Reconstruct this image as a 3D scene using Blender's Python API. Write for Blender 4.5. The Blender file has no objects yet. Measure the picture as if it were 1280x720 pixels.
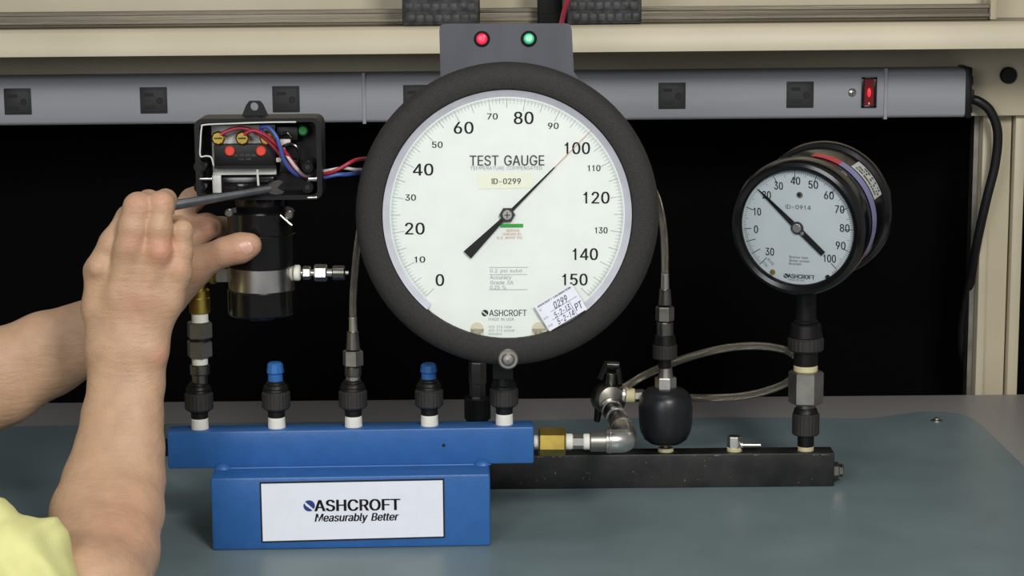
import bpy, bmesh, math, random
import numpy as np
from mathutils import Vector, Matrix
random.seed(4)
PI = math.pi
S = bpy.context.scene
COL = S.collection

# ------------------------------------------------------------------ camera
F_PX = 2628.0
PITCH, ROLL = math.radians(10.0), math.radians(0.5)
CAM = Vector((0.0, -1.787, 0.55))
_F = Vector((0, math.cos(PITCH), -math.sin(PITCH)))
_R0 = Vector((1, 0, 0)); _U0 = Vector((0, math.sin(PITCH), math.cos(PITCH)))
_R = _R0 * math.cos(ROLL) - _U0 * math.sin(ROLL)
_U = _U0 * math.cos(ROLL) + _R0 * math.sin(ROLL)
cd = bpy.data.cameras.new('camera'); cam = bpy.data.objects.new('camera', cd); COL.objects.link(cam)
m = Matrix.Identity(4)
for i in range(3):
    m[i][0] = _R[i]; m[i][1] = _U[i]; m[i][2] = -_F[i]; m[i][3] = CAM[i]
cam.matrix_world = m
cd.sensor_width = 36; cd.lens = F_PX / 1280 * 36; cd.clip_start = 0.05
S.camera = cam

# ------------------------------------------------------------------ world, lights, exposure
S.view_settings.view_transform = 'Standard'; S.view_settings.look = 'None'
S.view_settings.exposure = 0.0; S.view_settings.gamma = 1; S.view_settings.use_curve_mapping = False
W = bpy.data.worlds.new('room_light'); S.world = W; W.use_nodes = True
W.node_tree.nodes['Background'].inputs[0].default_value = (0.9, 0.93, 1.0, 1)
W.node_tree.nodes['Background'].inputs[1].default_value = 0.22
def area(name, loc, target, size, power, color=(1, 1, 1), sy=None):
    l = bpy.data.lights.new(name, 'AREA'); l.size = size; l.energy = power; l.color = color
    if sy: l.shape = 'RECTANGLE'; l.size_y = sy
    o = bpy.data.objects.new(name, l); COL.objects.link(o); o.location = loc
    o.rotation_euler = (Vector(target) - Vector(loc)).to_track_quat('-Z', 'Y').to_euler()
    return o
area('key_softbox', (0.55, -1.7, 1.25), (0.0, 0.1, 0.12), 0.40, 25, (1.0, 0.98, 0.94))
area('fill_softbox', (-0.75, -2.1, 1.0), (0.0, 0.2, 0.2), 0.8, 17, (0.97, 0.98, 1.0))
area('overhead_panel', (0.0, -0.35, 2.1), (0.0, 0.0, 0.0), 0.9, 3.5, (1.0, 0.98, 0.95), 0.4)

# ------------------------------------------------------------------ projection helpers
def ray(px, py): return _F + _R * ((px - 640) / F_PX) + _U * ((360 - py) / F_PX)
def P(px, py, Y):
    d = ray(px, py); t = (Y - CAM.y) / d.y
    return CAM + d * t
def G(px, py, z=0.0):
    d = ray(px, py); t = (z - CAM.z) / d.z
    return CAM + d * t
def sc(Y, z=0.15):                      # metres per pixel at a depth
    return (Vector((0, Y, z)) - CAM).dot(_F) / F_PX

# ------------------------------------------------------------------ materials
def mat(name, col, rough=0.5, metal=0.0, var=0.06, vscale=60.0, bump=0.0, bscale=200.0, emit=None, estr=0.0,
        coat=0.0, spec=0.5, sss=0.0, col2=None, stretch=None):
    M = bpy.data.materials.new(name); M.use_nodes = True
    nt = M.node_tree; N = nt.nodes; L = nt.links; b = N['Principled BSDF']
    tc = N.new('ShaderNodeTexCoord'); src = tc.outputs['Object']
    if stretch:
        mp = N.new('ShaderNodeMapping'); mp.inputs['Scale'].default_value = stretch
        L.new(src, mp.inputs['Vector']); src = mp.outputs['Vector']
    n = N.new('ShaderNodeTexNoise'); n.inputs['Scale'].default_value = vscale; n.inputs['Detail'].default_value = 4
    L.new(src, n.inputs['Vector'])
    mx = N.new('ShaderNodeMix'); mx.data_type = 'RGBA'
    c2 = col2 or tuple(max(0, c * (1 - var * 2.5)) for c in col)
    c1 = tuple(min(1, c * (1 + var)) for c in col)
    mx.inputs[6].default_value = (*c1, 1); mx.inputs[7].default_value = (*c2, 1)
    rp = N.new('ShaderNodeMapRange'); rp.inputs[1].default_value = 0.35; rp.inputs[2].default_value = 0.65
    L.new(n.outputs[0], rp.inputs[0]); L.new(rp.outputs[0], mx.inputs[0]); L.new(mx.outputs[2], b.inputs['Base Color'])
    b.inputs['Roughness'].default_value = rough; b.inputs['Metallic'].default_value = metal
    b.inputs['Specular IOR Level'].default_value = spec; b.inputs['Coat Weight'].default_value = coat
    if sss:
        b.inputs['Subsurface Weight'].default_value = sss; b.inputs['Subsurface Radius'].default_value = (1, 0.35, 0.2)
        b.inputs['Subsurface Scale'].default_value = 0.006
    if bump:
        n2 = N.new('ShaderNodeTexNoise'); n2.inputs['Scale'].default_value = bscale; n2.inputs['Detail'].default_value = 3
        L.new(src, n2.inputs['Vector'])
        bp = N.new('ShaderNodeBump'); bp.inputs['Strength'].default_value = bump; bp.inputs['Distance'].default_value = 0.001
        L.new(n2.outputs[0], bp.inputs['Height']); L.new(bp.outputs[0], b.inputs['Normal'])
    if emit:
        b.inputs['Emission Color'].default_value = (*emit, 1); b.inputs['Emission Strength'].default_value = estr
    return M
def srgb(r, g, b):
    f = lambda v: (v / 255 / 12.92) if v / 255 <= 0.04045 else ((v / 255 + 0.055) / 1.055) ** 2.4
    return (f(r), f(g), f(b))
MT = {}
MT['blue'] = mat('blue_paint', srgb(46, 100, 166), 0.38, bump=0.15, bscale=300, var=0.03)
MT['blue_plastic'] = mat('blue_plastic', srgb(45, 105, 175), 0.35, var=0.05)
MT['black_bar'] = mat('worn_black_paint', srgb(20, 20, 20), 0.42, var=0.1, bump=0.25, bscale=120, col2=srgb(42, 42, 40), vscale=40)
MT['scuff'] = mat('bare_scuff', srgb(150, 148, 135), 0.5)
MT['crackle'] = mat('crackle_black', srgb(50, 49, 47), 0.7, spec=0.35, bump=0.5, bscale=1100, var=0.14, vscale=900)
MT['gloss_black'] = mat('gloss_black', srgb(18, 18, 18), 0.18, var=0.05)
MT['satin_black'] = mat('satin_black', srgb(18, 18, 18), 0.45, var=0.06, spec=0.3)
MT['knurl'] = mat('blackened_steel', srgb(44, 42, 40), 0.55, 0.0, bump=0.3, bscale=500)
MT['rubber'] = mat('black_rubber', srgb(28, 29, 32), 0.36, var=0.05)
MT['backdrop'] = mat('black_backdrop', srgb(11, 11, 11), 0.95, spec=0.05, var=0.08, vscale=6)
MT['steel'] = mat('stainless', srgb(225, 222, 214), 0.28, 1.0, var=0.05)
MT['dull_steel'] = mat('dull_steel', srgb(168, 164, 155), 0.42, 1.0, var=0.08)
MT['dark_steel'] = mat('dark_steel', srgb(135, 132, 124), 0.3, 1.0, var=0.08)
MT['brass'] = mat('brass', srgb(205, 178, 90), 0.36, 1.0, var=0.08)
MT['tape'] = mat('thread_tape', srgb(238, 236, 225), 0.6, var=0.03, bump=0.4, bscale=400)
MT['tape_yellow'] = mat('aged_thread_tape', srgb(215, 205, 160), 0.6, var=0.05)
MT['white'] = mat('sign_white', srgb(238, 241, 250), 0.35, var=0.01)
MT['dial'] = mat('dial_white', srgb(238, 243, 238), 0.6, var=0.01)
MT['dial2'] = mat('dial_grey_white', srgb(205, 214, 220), 0.6, var=0.01)
MT['dial_rim'] = mat('dial_rim', srgb(205, 206, 216), 0.45, var=0.03)
MT['ink'] = mat('black_ink', srgb(18, 18, 20), 0.6)
MT['ink_grey'] = mat('grey_ink', srgb(96, 98, 98), 0.6)
MT['ink_light'] = mat('pale_ink', srgb(150, 155, 158), 0.6)
MT['ink_tick'] = mat('tick_ink', srgb(165, 172, 175), 0.6)
MT['ink_red'] = mat('red_ink', srgb(205, 130, 115), 0.6)
MT['ink_green'] = mat('green_print', srgb(45, 165, 60), 0.6)
MT['ink_violet'] = mat('violet_pen', srgb(50, 45, 110), 0.6)
MT['ink_blue'] = mat('logo_blue', srgb(40, 60, 130), 0.5)
MT['cream_paper'] = mat('cream_paper', srgb(240, 242, 222), 0.6, var=0.01)
MT['cream_tab'] = mat('cream_tab', srgb(222, 215, 190), 0.5, var=0.02)
MT['beige'] = mat('beige_enamel', srgb(205, 194, 166), 0.42, var=0.03, vscale=8)
MT['beige_worn'] = mat('worn_beige_track', srgb(128, 120, 102), 0.38, 0.3, var=0.12, vscale=20, stretch=(0.15, 1, 4), bump=0.2)
MT['alu'] = mat('grey_extrusion', srgb(166, 168, 174), 0.5, 0.0, var=0.03, vscale=30, stretch=(0.1, 1, 1))
MT['laminate'] = mat('grey_laminate', srgb(168, 163, 160), 0.45, var=0.03, vscale=300)
MT['mat'] = mat('teal_rubber_mat', srgb(116, 132, 134), 0.42, var=0.04, vscale=12, bump=0.12, bscale=500)
MT['wire_red'] = mat('red_wire', srgb(165, 40, 60), 0.4)
MT['wire_blue'] = mat('blue_wire', srgb(65, 90, 165), 0.4)
MT['wire_white'] = mat('white_wire', srgb(215, 205, 200), 0.4)
MT['cord'] = mat('black_cord', srgb(20, 20, 22), 0.45)
MT['plate_white'] = mat('light_plate', srgb(215, 215, 208), 0.45, var=0.05)
MT['red_btn'] = mat('red_button', srgb(225, 70, 50), 0.4)
MT['green_screw'] = mat('green_screw', srgb(50, 130, 70), 0.35, 0.5)
MT['dark_grey'] = mat('dark_grey_metal', srgb(70, 72, 78), 0.4, 0.3, var=0.1, vscale=25, stretch=(1, 1, 0.4))
MT['foam'] = mat('black_case_plastic', srgb(62, 63, 63), 0.55, var=0.25, vscale=120, bump=0.6, bscale=150)
MT['red_label'] = mat('red_label', srgb(200, 60, 70), 0.5, var=0.03)
MT['violet_label'] = mat('violet_label', srgb(140, 140, 180), 0.5, var=0.05)
MT['white_label'] = mat('white_label', srgb(205, 205, 200), 0.5, var=0.02)
MT['lamp_red'] = mat('red_lens', srgb(230, 20, 50), 0.2, emit=(1, 0.02, 0.06), estr=0.9)
MT['lamp_red_c'] = mat('red_lens_centre', srgb(255, 60, 90), 0.2, emit=(1, 0.06, 0.10), estr=1.1)
MT['lamp_green'] = mat('green_lens', srgb(60, 190, 130), 0.2, emit=(0.1, 0.5, 0.3), estr=0.25)
MT['lamp_green_c'] = mat('green_lens_centre', srgb(150, 230, 190), 0.2, emit=(0.3, 0.75, 0.5), estr=0.35)
MT['rocker_glow'] = mat('lit_rocker', srgb(95, 8, 10), 0.3, emit=(1, 0.01, 0.02), estr=0.05)
MT['rocker_hot'] = mat('lit_rocker_centre', srgb(230, 30, 40), 0.25, emit=(1, 0.03, 0.05), estr=0.9)
MT['nail'] = mat('fingernail', srgb(216, 168, 150), 0.3, var=0.04, sss=0.3)
def glass_mat():
    M = bpy.data.materials.new('window_glass'); M.use_nodes = True; N = M.node_tree.nodes; L = M.node_tree.links
    N.remove(N['Principled BSDF']); t = N.new('ShaderNodeBsdfTransparent'); g = N.new('ShaderNodeBsdfGlossy'); mx = N.new('ShaderNodeMixShader')
    fr = N.new('ShaderNodeFresnel'); fr.inputs[0].default_value = 1.3
    t.inputs[0].default_value = (0.985, 0.99, 0.985, 1); g.inputs['Roughness'].default_value = 0.03
    L.new(fr.outputs[0], mx.inputs[0]); L.new(t.outputs[0], mx.inputs[1]); L.new(g.outputs[0], mx.inputs[2])
    L.new(mx.outputs[0], N['Material Output'].inputs[0]); return M
MT['glass'] = glass_mat()
MT['socket'] = mat('socket_face', srgb(56, 56, 58), 0.5, spec=0.3)
def braid_mat():
    M = mat('braided_steel', srgb(165, 156, 140), 0.27, 1.0); N = M.node_tree.nodes; L = M.node_tree.links; b = N['Principled BSDF']
    uv = N.new('ShaderNodeUVMap'); hs = []
    for sgn in (1, -1):
        mp = N.new('ShaderNodeMapping'); mp.inputs['Rotation'].default_value = (0, 0, sgn * 0.75)
        mp.inputs['Scale'].default_value = (1, 1, 1)
        w = N.new('ShaderNodeTexWave'); w.inputs['Scale'].default_value = 2.2; w.inputs['Distortion'].default_value = 0
        L.new(uv.outputs[0], mp.inputs[0]); L.new(mp.outputs[0], w.inputs[0]); hs.append(w)
    mx = N.new('ShaderNodeMath'); mx.operation = 'MAXIMUM'; L.new(hs[0].outputs[1], mx.inputs[0]); L.new(hs[1].outputs[1], mx.inputs[1])
    bp = N.new('ShaderNodeBump'); bp.inputs['Strength'].default_value = 0.7; bp.inputs['Distance'].default_value = 0.001
    L.new(mx.outputs[0], bp.inputs['Height']); L.new(bp.outputs[0], b.inputs['Normal']); return M
MT['braid'] = braid_mat()
def skin_mat():
    M = mat('skin', srgb(194, 157, 126), 0.52, var=0.035, vscale=70, sss=0.18, bump=0.0); N = M.node_tree.nodes; L = M.node_tree.links; b = N['Principled BSDF']
    at = N.new('ShaderNodeAttribute'); at.attribute_name = 'flush'
    src = b.inputs['Base Color'].links[0].from_socket
    mx = N.new('ShaderNodeMix'); mx.data_type = 'RGBA'; L.new(at.outputs['Fac'], mx.inputs[0]); L.new(src, mx.inputs[6])
    mx.inputs[7].default_value = (*srgb(206, 128, 106), 1); L.new(mx.outputs[2], b.inputs['Base Color'])
    tc = N.new('ShaderNodeTexCoord'); mp = N.new('ShaderNodeMapping'); mp.inputs['Scale'].default_value = (0.35, 1, 1.5)
    n = N.new('ShaderNodeTexNoise'); n.inputs['Scale'].default_value = 160; n.inputs['Detail'].default_value = 5
    v = N.new('ShaderNodeTexVoronoi'); v.inputs['Scale'].default_value = 700
    L.new(tc.outputs['Object'], mp.inputs[0]); L.new(mp.outputs[0], n.inputs[0]); L.new(tc.outputs['Object'], v.inputs[0])
    ad = N.new('ShaderNodeMath'); ad.operation = 'MULTIPLY_ADD'; L.new(v.outputs[0], ad.inputs[0]); ad.inputs[1].default_value = 0.25; L.new(n.outputs[0], ad.inputs[2])
    bp = N.new('ShaderNodeBump'); bp.inputs['Strength'].default_value = 0.6; bp.inputs['Distance'].default_value = 0.0012
    L.new(ad.outputs[0], bp.inputs['Height']); L.new(bp.outputs[0], b.inputs['Normal']); return M
MT['skin'] = skin_mat()
MT['shirt'] = mat('pale_yellow_cotton', srgb(226, 224, 152), 0.85, var=0.02, bump=0.3, bscale=900)

# ------------------------------------------------------------------ mesh helpers: every builder returns (verts, faces)
def box(x0, x1, y0, y1, z0, z1, bev=0.0):
    bm = bmesh.new(); bmesh.ops.create_cube(bm, size=1)
    for v in bm.verts:
        v.co = Vector(((x0 + x1) / 2 + v.co.x * (x1 - x0), (y0 + y1) / 2 + v.co.y * (y1 - y0), (z0 + z1) / 2 + v.co.z * (z1 - z0)))
    if bev: bmesh.ops.bevel(bm, geom=list(bm.edges), offset=bev, segments=2, affect='EDGES', profile=0.5)
    return from_bm(bm)
def from_bm(bm):
    bm.verts.ensure_lookup_table(); bm.verts.index_update()
    r = ([v.co.copy() for v in bm.verts], [[v.index for v in f.verts] for f in bm.faces]); bm.free(); return r
def join(*ms):
    V, Fc = [], []
    for v, f in ms:
        o = len(V); V += list(v); Fc += [[i + o for i in q] for q in f]
    return V, Fc
def xf(mh, M4): return [M4 @ Vector(v) for v in mh[0]], mh[1]
def lathe(prof, n=48, a0=0, a1=2 * PI, rmod=None):   # profile of (r, h) around the local +Z axis
    full = abs(a1 - a0 - 2 * PI) < 1e-6; m_ = n if full else n + 1
    V, Fc = [], []
    for k in range(m_):
        a = a0 + (a1 - a0) * k / n
        for (r, h) in prof:
            q = r * (rmod(k, r) if rmod else 1)
            V.append(Vector((q * math.cos(a), q * math.sin(a), h)))
    L = len(prof)
    for k in range(n):
        k2 = (k + 1) % m_
        for j in range(L - 1):
            Fc.append([k * L + j, k2 * L + j, k2 * L + j + 1, k * L + j + 1])
    return V, Fc
def rod(p, q, r, n=24, r2=None, bev=0.12, hexa=False, knurl=False):      # closed cylinder / hex / knurled barrel between two points
    p = Vector(p); q = Vector(q); d = q - p; Ln = d.length; r2 = r if r2 is None else r2; b = min(r * bev, Ln * 0.3)
    if hexa: n = 6
    if knurl: n = 96
    prof = [(0, 0), (r - b, 0), (r, b), (r2, Ln - b), (r2 - b, Ln), (0, Ln)]
    mm = lathe(prof, n, rmod=(lambda k, R: 1.0 if k % 4 < 2 else 0.975) if knurl else None)
    up = Vector((0, 0, 1)); rot = up.rotation_difference(d.normalized()).to_matrix().to_4x4()
    if hexa: rot = rot @ Matrix.Rotation(PI / 2 + 0.35, 4, 'Z')
    return xf(mm, Matrix.Translation(p) @ rot)
def revolve(p, axis, prof, n=40):
    rot = Vector((0, 0, 1)).rotation_difference(Vector(axis).normalized()).to_matrix().to_4x4()
    return xf(lathe(prof, n), Matrix.Translation(Vector(p)) @ rot)
def catmull(pts, per=12):
    pts = [Vector(p) for p in pts]; out = []
    pp = [pts[0] * 2 - pts[1]] + pts + [pts[-1] * 2 - pts[-2]]
    for i in range(1, len(pp) - 2):
        a, b, c, d = pp[i - 1:i + 3]
        for k in range(per):
            t = k / per
            out.append(0.5 * ((2 * b) + (c - a) * t + (2 * a - 5 * b + 4 * c - d) * t * t + (3 * b - a - 3 * c + d) * t ** 3))
    out.append(pts[-1]); return out
def tube(pts, r, n=14, per=12, smooth=True):
    cs = catmull(pts, per) if smooth else [Vector(p) for p in pts]
    V, Fc = [], []; t0 = (cs[1] - cs[0]).normalized(); nrm = t0.orthogonal().normalized()
    for i, c in enumerate(cs):
        t = (cs[min(i + 1, len(cs) - 1)] - cs[max(i - 1, 0)]).normalized()
        nrm = (nrm - t * nrm.dot(t)).normalized(); bi = t.cross(nrm)
        R = r[0] + (r[1] - r[0]) * i / (len(cs) - 1) if isinstance(r, tuple) else r
        for k in range(n):
            a = 2 * PI * k / n; V.append(c + (nrm * math.cos(a) + bi * math.sin(a)) * R)
    for i in range(len(cs) - 1):
        for k in range(n):
            Fc.append([i * n + k, i * n + (k + 1) % n, (i + 1) * n + (k + 1) % n, (i + 1) * n + k])
    Fc.append(list(range(n))[::-1]); Fc.append([(len(cs) - 1) * n + k for k in range(n)])
    return V, Fc
def prism(poly, y0, y1, mapf=None):      # polygon in (x, z) extruded along y
    n = len(poly); V = [Vector((x, y0, z)) for x, z in poly] + [Vector((x, y1, z)) for x, z in poly]
    Fc = [list(range(n)), [n + i for i in range(n)][::-1]] + [[i, i + n, (i + 1) % n + n, (i + 1) % n] for i in range(n)]
    return V, Fc
def rrect(x0, x1, z0, z1, r, k=5):
    out = []
    for cx, cz, a in ((x1 - r, z1 - r, 0), (x0 + r, z1 - r, 90), (x0 + r, z0 + r, 180), (x1 - r, z0 + r, 270)):
        for i in range(k + 1):
            t = math.radians(a + 90 * i / k); out.append((cx + r * math.cos(t), cz + r * math.sin(t)))
    return out

def thing(name, label, cat, loc, group=None, rot=(0, 0, 0)):
    o = bpy.data.objects.new(name, None); COL.objects.link(o); o.location = Vector(loc); o.rotation_euler = rot
    o.empty_display_size = 0.02; o['label'] = label; o['category'] = cat
    if group: o['group'] = group
    return o
def root_of(o):
    while o.parent: o = o.parent
    return o
def obj(name, mh, m_, parent=None, local=False, smooth=35, label=None, kind=None, uv=None, recalc=True):
    V, Fc = mh
    if parent is not None:
        off = Vector((0, 0, 0)) if local else root_of(parent).location
    else:
        a = np.array([tuple(v) for v in V]); lo, hi = a.min(0), a.max(0)
        off = Vector(((lo[0] + hi[0]) / 2, (lo[1] + hi[1]) / 2, lo[2]))
    me = bpy.data.meshes.new(name); me.from_pydata([tuple(Vector(v) - off) for v in V], [], Fc)
    if recalc:
        bm = bmesh.new(); bm.from_mesh(me); bmesh.ops.recalc_face_normals(bm, faces=bm.faces)
        if smooth:
            lim = math.radians(smooth)
            for f in bm.faces: f.smooth = True
            for e in bm.edges:
                if len(e.link_faces) == 2 and e.calc_face_angle(0) > lim: e.smooth = False
        bm.to_mesh(me); bm.free()
    me.materials.append(MT[m_] if isinstance(m_, str) else m_)
    o = bpy.data.objects.new(name, me); COL.objects.link(o)
    if parent is not None: o.parent = parent
    else: o.location = off
    if label: o['label'] = label
    if kind: o['kind'] = kind
    return o
def tag(o, label, cat, group=None):
    o['label'] = label; o['category'] = cat
    if group: o['group'] = group
    return o
def struct(name, mh, m_, parent=None):
    o = obj(name, mh, m_, parent)
    if parent is None: o['kind'] = 'structure'
    return o
def kids(o): return [c for c in bpy.data.objects if c.parent == o]
def dup(root, loc, label):
    r = root.copy(); COL.objects.link(r); r.location = loc; r['label'] = label
    for ch in kids(root):
        c = ch.copy(); COL.objects.link(c); c.parent = r
        for g in kids(ch):
            d = g.copy(); COL.objects.link(d); d.parent = c
    return r
def tube_uv(o, n, per_len=1.0):        # unrolled UVs for a tube: u around, v along
    me = o.data; uvl = me.uv_layers.new(name='UVMap')
    for p in me.polygons:
        if p.loop_total != 4: continue
        idx = [me.loops[l].vertex_index for l in p.loop_indices]
        wrap = any(i % n == n - 1 for i in idx) and any(i % n == 0 for i in idx)
        for l, i in zip(p.loop_indices, idx):
            k = i % n; k = n if (wrap and k == 0) else k
            uvl.data[l].uv = (k / n * 4, (i // n) * per_len)

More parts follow.
